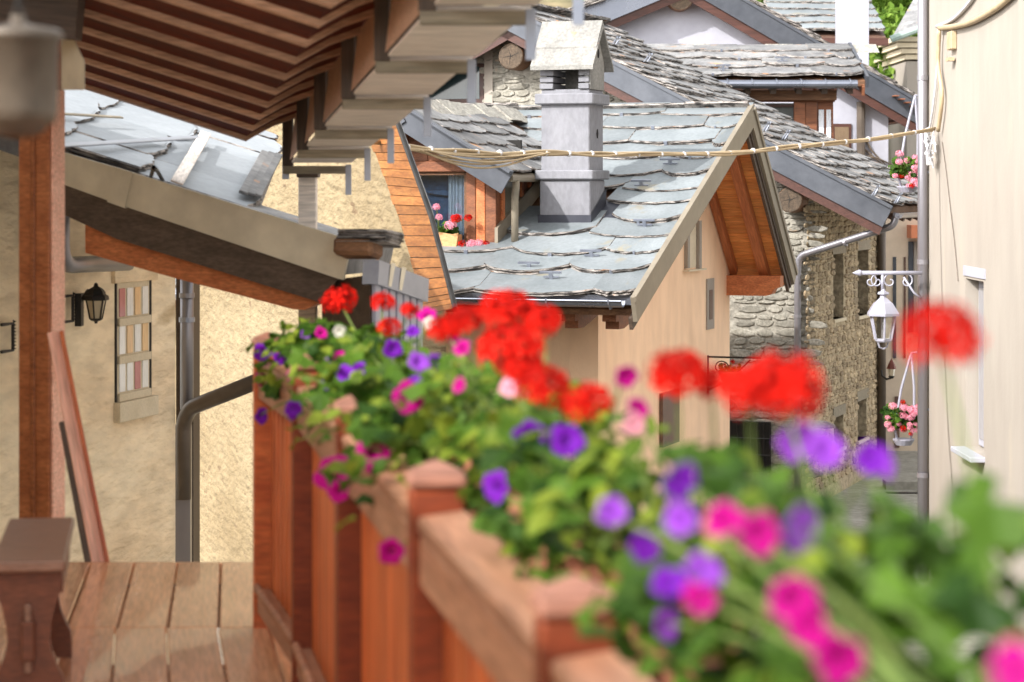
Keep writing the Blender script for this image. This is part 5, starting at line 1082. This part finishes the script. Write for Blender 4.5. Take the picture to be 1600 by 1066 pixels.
def head_mesh(r, n, mat, rng):
    mb = MB()
    for k in range(n):
        z = 1-1.35*(k+.5)/n; a = k*2.39996+rng.uniform(-.2, .2); s = math.sqrt(max(0, 1-z*z)); d = V((s*math.cos(a), s*math.sin(a), z)); c = d*r*rng.uniform(.72, 1.16); c.z *= .70
        M = fr(c, d.orthogonal(), z=None, y=d.cross(d.orthogonal())) @ RZ(rng.uniform(0, 6))
        for p in range(5):
            b = 2*math.pi*p/5; w = .42; R = r*.46*rng.uniform(.8, 1.15)
            vs = [(0, 0, 0), (R*.6*math.cos(b-w), R*.6*math.sin(b-w), R*.18), (R*math.cos(b-w*.6), R*math.sin(b-w*.6), R*.12), (R*1.05*math.cos(b), R*1.05*math.sin(b), R*.02), (R*math.cos(b+w*.6), R*math.sin(b+w*.6), R*.12), (R*.6*math.cos(b+w), R*.6*math.sin(b+w), R*.18)]
            mb.add(vs, [(0, 1, 2, 3), (0, 3, 4, 5)], 0, M)
    mb.lathe([(.001, -r*.4), (r*.3, -r*.2), (r*.36, .1*r), (.001, .4*r)], 7, 0); return mb.mesh('flower_head', mat)
rngf = random.Random(5)
red_heads = [head_mesh(.050, rngf.randrange(22, 32), m_red, rngf) for _ in range(6)]; pink_heads = [head_mesh(.06, 16, m_pink, rngf) for _ in range(2)]; mini_red = [head_mesh(.05, 12, m_red, rngf)]
def petunia_mesh(mat, rng):
    mb = MB(); n = 20; ax = rng.uniform(0, 6.28); fold = rng.uniform(.0, .5); lb_ = [rng.uniform(.86, 1.12) for _ in range(5)]; prof_ = [(.003, -.026), (.006, -.012), (.014, -.001), (.026, .006), (.035, .004)]; vs = []
    for i, (r, z) in enumerate(prof_):
        for k in range(n):
            a = 2*math.pi*k/n; lobe = 1+(.09*math.cos(5*a) if i >= 3 else 0); ruf = (.004*math.sin(10*a+rng.uniform(-.3, .3)) if i == 4 else 0); lobe *= lb_[int((a/6.2832*5+.5) % 5)]**(1 if i >= 3 else 0); vs.append((r*lobe*math.cos(a)*rng.uniform(.97, 1.03), r*lobe*math.sin(a), z+ruf-fold*max(0, r*math.cos(a-ax)-.008)*1.1))
    mb.add(vs, [(i*n+k, i*n+(k+1) % n, (i+1)*n+(k+1) % n, (i+1)*n+k) for i in range(len(prof_)-1) for k in range(n)]); return mb.mesh('petunia_flower', mat, smooth=True)
fl = {'p': [petunia_mesh(m_purple, rngf) for _ in range(6)], 'm': [petunia_mesh(m_magenta, rngf) for _ in range(6)], 'l': [petunia_mesh(m_lilac, rngf) for _ in range(2)], 'w': [petunia_mesh(m_whitep, rngf)], 'k': [petunia_mesh(m_pink, rngf)]}
# what the photograph shows: kind, px, py, width in px, offset outwards from the railing axis
FLW = [('r', 530, 470, 54, .10), ('r', 598, 473, 38, .22), ('r', 607, 512, 38, .12), ('r', 640, 486, 26, .25), ('r', 724, 503, 60, .12), ('r', 690, 516, 46, .08), ('r', 796, 488, 84, .16), ('r', 850, 503, 56, .20), ('r', 798, 548, 96, .08), ('r', 846, 606, 86, .06), ('r', 916, 629, 78, .10), ('r', 1060, 586, 92, .14), ('r', 1168, 612, 90, .10), ('r', 1222, 606, 128, .12), ('r', 1470, 528, 132, .14), ('r', 820, 580, 60, .10), ('r', 1110, 600, 46, .2),
 ('p', 412, 551, 30, -.10), ('p', 437, 560, 20, -.08), ('p', 458, 640, 32, -.16), ('p', 409, 650, 24, -.16), ('p', 515, 572, 28, .0), ('p', 540, 585, 32, -.02), ('p', 563, 579, 28, .02), ('p', 516, 598, 26, -.04), ('p', 614, 546, 30, .10), ('l', 654, 566, 34, .05), ('p', 680, 565, 28, .10), ('p', 648, 600, 20, .0), ('l', 478, 524, 18, .0), ('p', 645, 518, 20, .2), ('l', 497, 552, 20, .05), ('p', 456, 535, 16, .05),
 ('p', 828, 685, 56, .02), ('p', 888, 690, 56, .04), ('p', 776, 763, 50, -.02), ('p', 1062, 752, 58, -.10), ('l', 1064, 812, 52, -.10), ('l', 955, 800, 40, -.10), ('p', 1008, 856, 42, -.10), ('p', 1048, 912, 44, -.10), ('l', 1244, 690, 60, .14), ('l', 1290, 704, 64, .12), ('p', 1362, 716, 44, .2), ('l', 1250, 826, 38, -.10), ('l', 1100, 890, 36, -.10), ('w', 1258, 672, 30, .16), ('l', 1380, 724, 40, .24),
 ('m', 414, 590, 34, -.10), ('m', 457, 589, 24, -.06), ('m', 502, 521, 20, .0), ('m', 531, 560, 26, .0), ('m', 640, 620, 54, -.02), ('m', 584, 708, 58, -.07), ('m', 523, 742, 60, -.10), ('m', 530, 768, 36, -.10), ('m', 611, 862, 44, -.10), ('m', 722, 545, 28, .10), ('m', 708, 530, 22, .14), ('m', 978, 588, 40, .16), ('m', 717, 602, 22, .02), ('m', 996, 640, 22, .12), ('k', 992, 664, 30, .10), ('m', 668, 494, 30, .24),
 ('m', 1128, 812, 66, -.10), ('m', 1186, 834, 66, -.10), ('m', 1095, 936, 44, -.10), ('m', 1238, 935, 80, -.10), ('m', 1264, 978, 62, -.10), ('m', 1312, 1030, 86, -.10), ('m', 1588, 1046, 70, -.10), ('l', 1042, 976, 38, -.03), ('k', 797, 608, 24, .06), ('w', 672, 506, 22, .2), ('w', 530, 518, 18, .0)]
stations = [8.35, 7.55, 6.75, 6.0, 5.3, 4.65, 4.05, 3.5, 3.0, 2.55, 2.15, 1.8]
glab = ['under the downstream end of the railing']
where = ['at the far end beside the first railing post', 'just past the far post among purple blooms', 'below three red heads before the white slats', 'beside the paired red heads before the plank verge',
 'under two pink blooms hanging inside the rail', 'beneath the tall pile of red heads', 'below the row of red heads at mid rail', 'by two purple blooms before the peach wall', 'under the red head before the peach door',
 'below the broad red head before the stone house', 'by the blurred magenta blooms low on the rail', 'at the near end under the tall red head']
potme = MB().lathe([(.058, 0), (.085, .125), (.094, .126), (.096, .155), (.086, .156), (.078, .13), (.0001, .128)], 22)
pot_mesh = potme.mesh('pot', m_terra, smooth=False)
plants = []
for i, Y in enumerate(stations):
    c = AX_(Y)+rn*.185+V((0, 0, RAILZ-.105))
    po_ = put('flower_pot', pot_mesh, T3(*c)); tag(po_, 'terracotta flower pot '+where[i], 'flower pot', 'terracotta pots along the railing')
    gz = thing('geranium_plant', 'geranium with round scalloped leaves '+where[i], 'plant', tuple(c+V((0, 0, .12))), 'geraniums along the railing')
    pt = thing('petunia_plant', 'trailing petunia with small soft leaves '+where[i], 'plant', tuple(c+V((.04, 0, .12))), 'petunias along the railing')
    plants.append((Y, c, gz, pt))
def near(Y): return min(plants, key=lambda t: abs(t[0]-Y))
stems = {}
heads = []
for kind, px, py, wpx, off in FLW:
    Y = F*(.65+off)/(px-173); p = W(px, py, Y); _, c, gz, pt = near(Y); dia = wpx/F*Y; heads.append(p)
    if kind == 'r':
        n = V((rngf.uniform(-.3, .3), -.35, 1)).normalized(); M = fr(p, n.orthogonal(), y=n.cross(n.orthogonal())) @ RZ(rngf.uniform(0, 6)) @ Matrix.Scale(max(.55, dia/.108), 4)
        put('flower_head', rngf.choice(red_heads), M, gz); root = c+V((rngf.uniform(-.04, .04), rngf.uniform(-.04, .04), .14)); mid = root.lerp(p, .55)+V((rngf.uniform(-.02, .02), 0, .03)); stems.setdefault(gz.name, (gz, []))[1].append([root, mid, p-n*dia*.12])
    else:
        n = V((rngf.gauss(-.1, .42), -.9, rngf.uniform(-.25, .8))).normalized(); M = fr(p, n.orthogonal(), y=n.cross(n.orthogonal())) @ RZ(rngf.uniform(0, 6)) @ Matrix.Scale(max(.5, dia/.070), 4)
        put('flower', rngf.choice(fl[kind]), M, pt); root = c+V((rngf.uniform(-.04, .04), rngf.uniform(-.04, .04), .14)); mid = root.lerp(p, .5)+V((0, 0, .07)); stems.setdefault(pt.name, (pt, []))[1].append([root, mid, p-n*.026*dia/.07])
# leaves: named ones near the eye side, the mass as one part per plant
rngl = random.Random(12); cnt = {}; mass = {}
def leaf_frame(p, out, droop, s, face=.35):
    d = V((out.x+rngl.gauss(0, .5), out.y+rngl.gauss(0, .5), droop+rngl.gauss(0, .35))).normalized(); n = V((rngl.gauss(0, .35), -face+rngl.gauss(0, .3), 1)).normalized(); y = n.cross(d).normalized()
    return fr(p, d, y=y) @ Matrix.Scale(s, 4)
def top(Y): return 4.325+.10*max(0, min(1, (8.5-Y)/4))+.03*max(0, (4-Y)/2)+(.04 if Y < 2.5 else 0)+(.055 if Y < 2.28 else 0)
N = 3000
for k in range(N):
    Y = rngl.uniform(1.68, 8.95); u = rngl.random(); off = .10+rngl.gauss(0, .12)
    hmax = top(Y)*1+.035*mnoise.noise(V((Y*3.1, off*6, 4)))-abs(off-.12)**2*1.1; zlo = 4.05 if off > .08 else (4.15 if off > -.06 else 4.08)
    if off < -.02 and mnoise.noise(V((Y*2.3, 9, 2))) < (.14 if Y < 4.6 else -.12): continue
    if off < -.17 or off > .40: continue
    if Y < 2.45 and mnoise.noise(V((Y*5, off*9, 3))) > .02: continue
    if off < .11 and any(-.35 < Y-q_ < .15 for q_ in posts[1:]): continue
    z = zlo+(hmax-zlo)*(u**.75); c_ = AX_(Y, off); p = V((c_.x, Y, z))
    if off > .22 and rngl.random() < .3: p.z -= rngl.uniform(0, .12)
    _, c, gz, pt = near(Y); isg = mnoise.noise(V((Y*1.7, off*4, 7)))+rngl.gauss(0, .35) > (-.22 if Y < 3.4 else .14)
    own = gz if isg else pt; out = V((p.x-c.x, p.y-c.y, 0)); out = out.normalized() if out.length > .01 else V((1, 0, 0))
    s = rngl.uniform(.65, 1.15)*(1.0 if isg else .95); M = leaf_frame(p, out, -.15, s); j = rngl.randrange(5); key = own.name
    if cnt.get(key, 0) < 34 and rngl.random() < .5:
        put('leaf', (glm if isg else plm)[j], M, own); cnt[key] = cnt.get(key, 0)+1
    else:
        src = (gl if isg else pl)[j]; mass.setdefault(key, (own, MB()))[1].add(src.v, src.f, 0, M)
    if rngl.random() < (.13 if Y > 3.2 else 0): stems.setdefault(key, (own, []))[1].append([c+V((rngl.uniform(-.03, .03), rngl.uniform(-.03, .03), .14)), c.lerp(p, .5)+V((0, 0, .08)), p])
for key, (own, mb) in mass.items(): mb.build('foliage', m_geran if key.startswith('geranium') else m_petun, own, kind='stuff')
for key, (own, L) in stems.items():
    mb = MB()
    for a, b, c in L:
        pts = [a*(1-t)**2+b*2*t*(1-t)+c*t*t for t in (0, .3, .6, .85, 1)]; mb.tube(pts, [.0032, .003, .0026, .0024, .002], 5)
    mb.build('stems', m_stem, own, kind='stuff')

# geranium in the dormer window box, a loose bunch on the sill, plants in the baskets and planter
def small_plant(name, label, c, hw, hh, heads_, leaves, scale, depth=.10):
    t = thing(name, label, 'plant', tuple(c)); mb = MB()
    for k in range(leaves):
        p = c+V((rngl.uniform(-hw, hw), rngl.uniform(-depth, depth), rngl.uniform(-.03, hh)*(.4+.6*rngl.random()))); src = rngl.choice(gl); mb.add(src.v, src.f, 0, leaf_frame(p, V((rngl.gauss(0, 1), -.5, 0)), -.1, scale*rngl.uniform(.7, 1.2), 1.6))
    mb.build('foliage', m_geran, t, kind='stuff'); sb = MB()
    for p, me, s in heads_:
        put('flower_head', me, T3(*p) @ RX(.5) @ RZ(rngl.uniform(0, 6)) @ Matrix.Scale(s, 4), t); sb.tube([c, c.lerp(p, .6)+V((0, 0, .03)), p], .006, 5)
    sb.build('stems', m_stem, t, kind='stuff')
wbY = 28.7; wc = H(-2.78, DY-.10, 4.25)
small_plant('geranium_plant', 'red and pink geraniums filling the window box with the heart', wc, .21, .16, [(W(668, 341, wbY), red_heads[0], 1.0), (W(713, 342, wbY), red_heads[1], 1.15), (W(732, 341, wbY), red_heads[2], .9), (W(682, 324, wbY), pink_heads[0], .8), (W(704, 352, wbY), pink_heads[1], 1.1), (W(686, 340, wbY), pink_heads[1], .7)], 60, 1.2)
sc_ = H(-2.33, DY-.11, 4.09); small_plant('pink_geranium', 'low pink blooms lying on the dormer sill beside the pine window box', sc_, .12, .05, [(sc_+V((dx, dy, .05)), m_, 1.0) for dx, dy, m_ in ((-.14, 0, mini_red[0]), (-.03, -.02, pink_heads[0]), (.06, 0, pink_heads[1]), (.14, 0, mini_red[0]))], 12, .8, .04)
for c, r, lab, sy in baskets:
    q = c.y/F; bk_ = thing('hanging_basket', lab, 'flower basket', tuple(c-V((0, 0, r*q*1.5))))
    MB(T3(*(c-V((0, 0, r*q*1.2))))).lathe([(.001, -9*q), (12*q, -8*q), (17*q, 0), (17*q, 2*q), (15*q, 2*q)], 16).build('bowl', m_lampwhite, bk_)
    zt_ = Z_(sy, c.y)
    for s in (-1, 1): MB().tube([(c.x+.10, c.y, zt_), (c.x+.05+s*10*q, c.y-.02, c.z+(zt_-c.z)*.45), (c.x+s*15*q, c.y-.05, c.z-r*q*.6), (c.x+s*10*q, c.y, c.z-r*q*1.2)], 2.0*q, 8).build('strap', m_lampwhite, bk_)
    MB().tube([(c.x+.10, c.y, zt_), (RX_+.0 if c.y < RY0 else c.x+.35, c.y, zt_+.02)], 1.8*q, 6).build('hook_arm', m_lampwhite, bk_)
    rr = random.Random(int(sy)); hd = []
    for k in range(24):
        a = rr.uniform(0, 6.28); s = math.sqrt(rr.random()); hd.append((c+V((r*q*1.0*s*math.cos(a), -.12+rr.uniform(-.12, .05), r*q*1.15*s*math.sin(a))), rr.choice(pink_heads+[mini_red[0]]), rr.uniform(.55, .95)))
    small_plant('basket_geraniums', ('pink and coral geraniums spilling from the high basket by the downpipe', 'pink geraniums spilling from the lower strapped basket over the lane')[sy > 300], c-V((0, 0, .1)), r*q*.95, r*q*1.1, hd, 130, 1.2, .14)
q3 = H(GX+.34, yb_, zb_-.2); small_plant('planter_geranium', 'small leafy geranium in the scroll bracket planter on the peach wall', q3, .13, .16, [(q3+V((.03, 0, .14)), mini_red[0], .7), (q3+V((-.08, 0, .1)), mini_red[0], .6)], 22, 1.0)

# ================================================================ the balcony's own house (added out of view; eave set to shade the deck)
oh = thing('balcony_shade_house', 'rendered balcony house added out of view, its eave set to shade the deck', 'house', tuple(AX_(3, -2.2)))
Mo = fr(AX_(0, -1.95), rdir, y=-rn)
MB(Mo).box(-7, 0, 0, 8.3, 6, 5.55).build('wall', m_old, oh)
mb = MB(Mo); mb.add([(-7.5, -.05, 5.72), (8.6, -.05, 5.72), (8.6, 3, 6.9), (-7.5, 3, 6.9), (-7.5, 6.3, 5.7), (8.6, 6.3, 5.7)], [(0, 1, 2, 3), (3, 2, 5, 4), (1, 5, 2), (0, 3, 4)]); mb.build('roof', m_slate_old, oh)
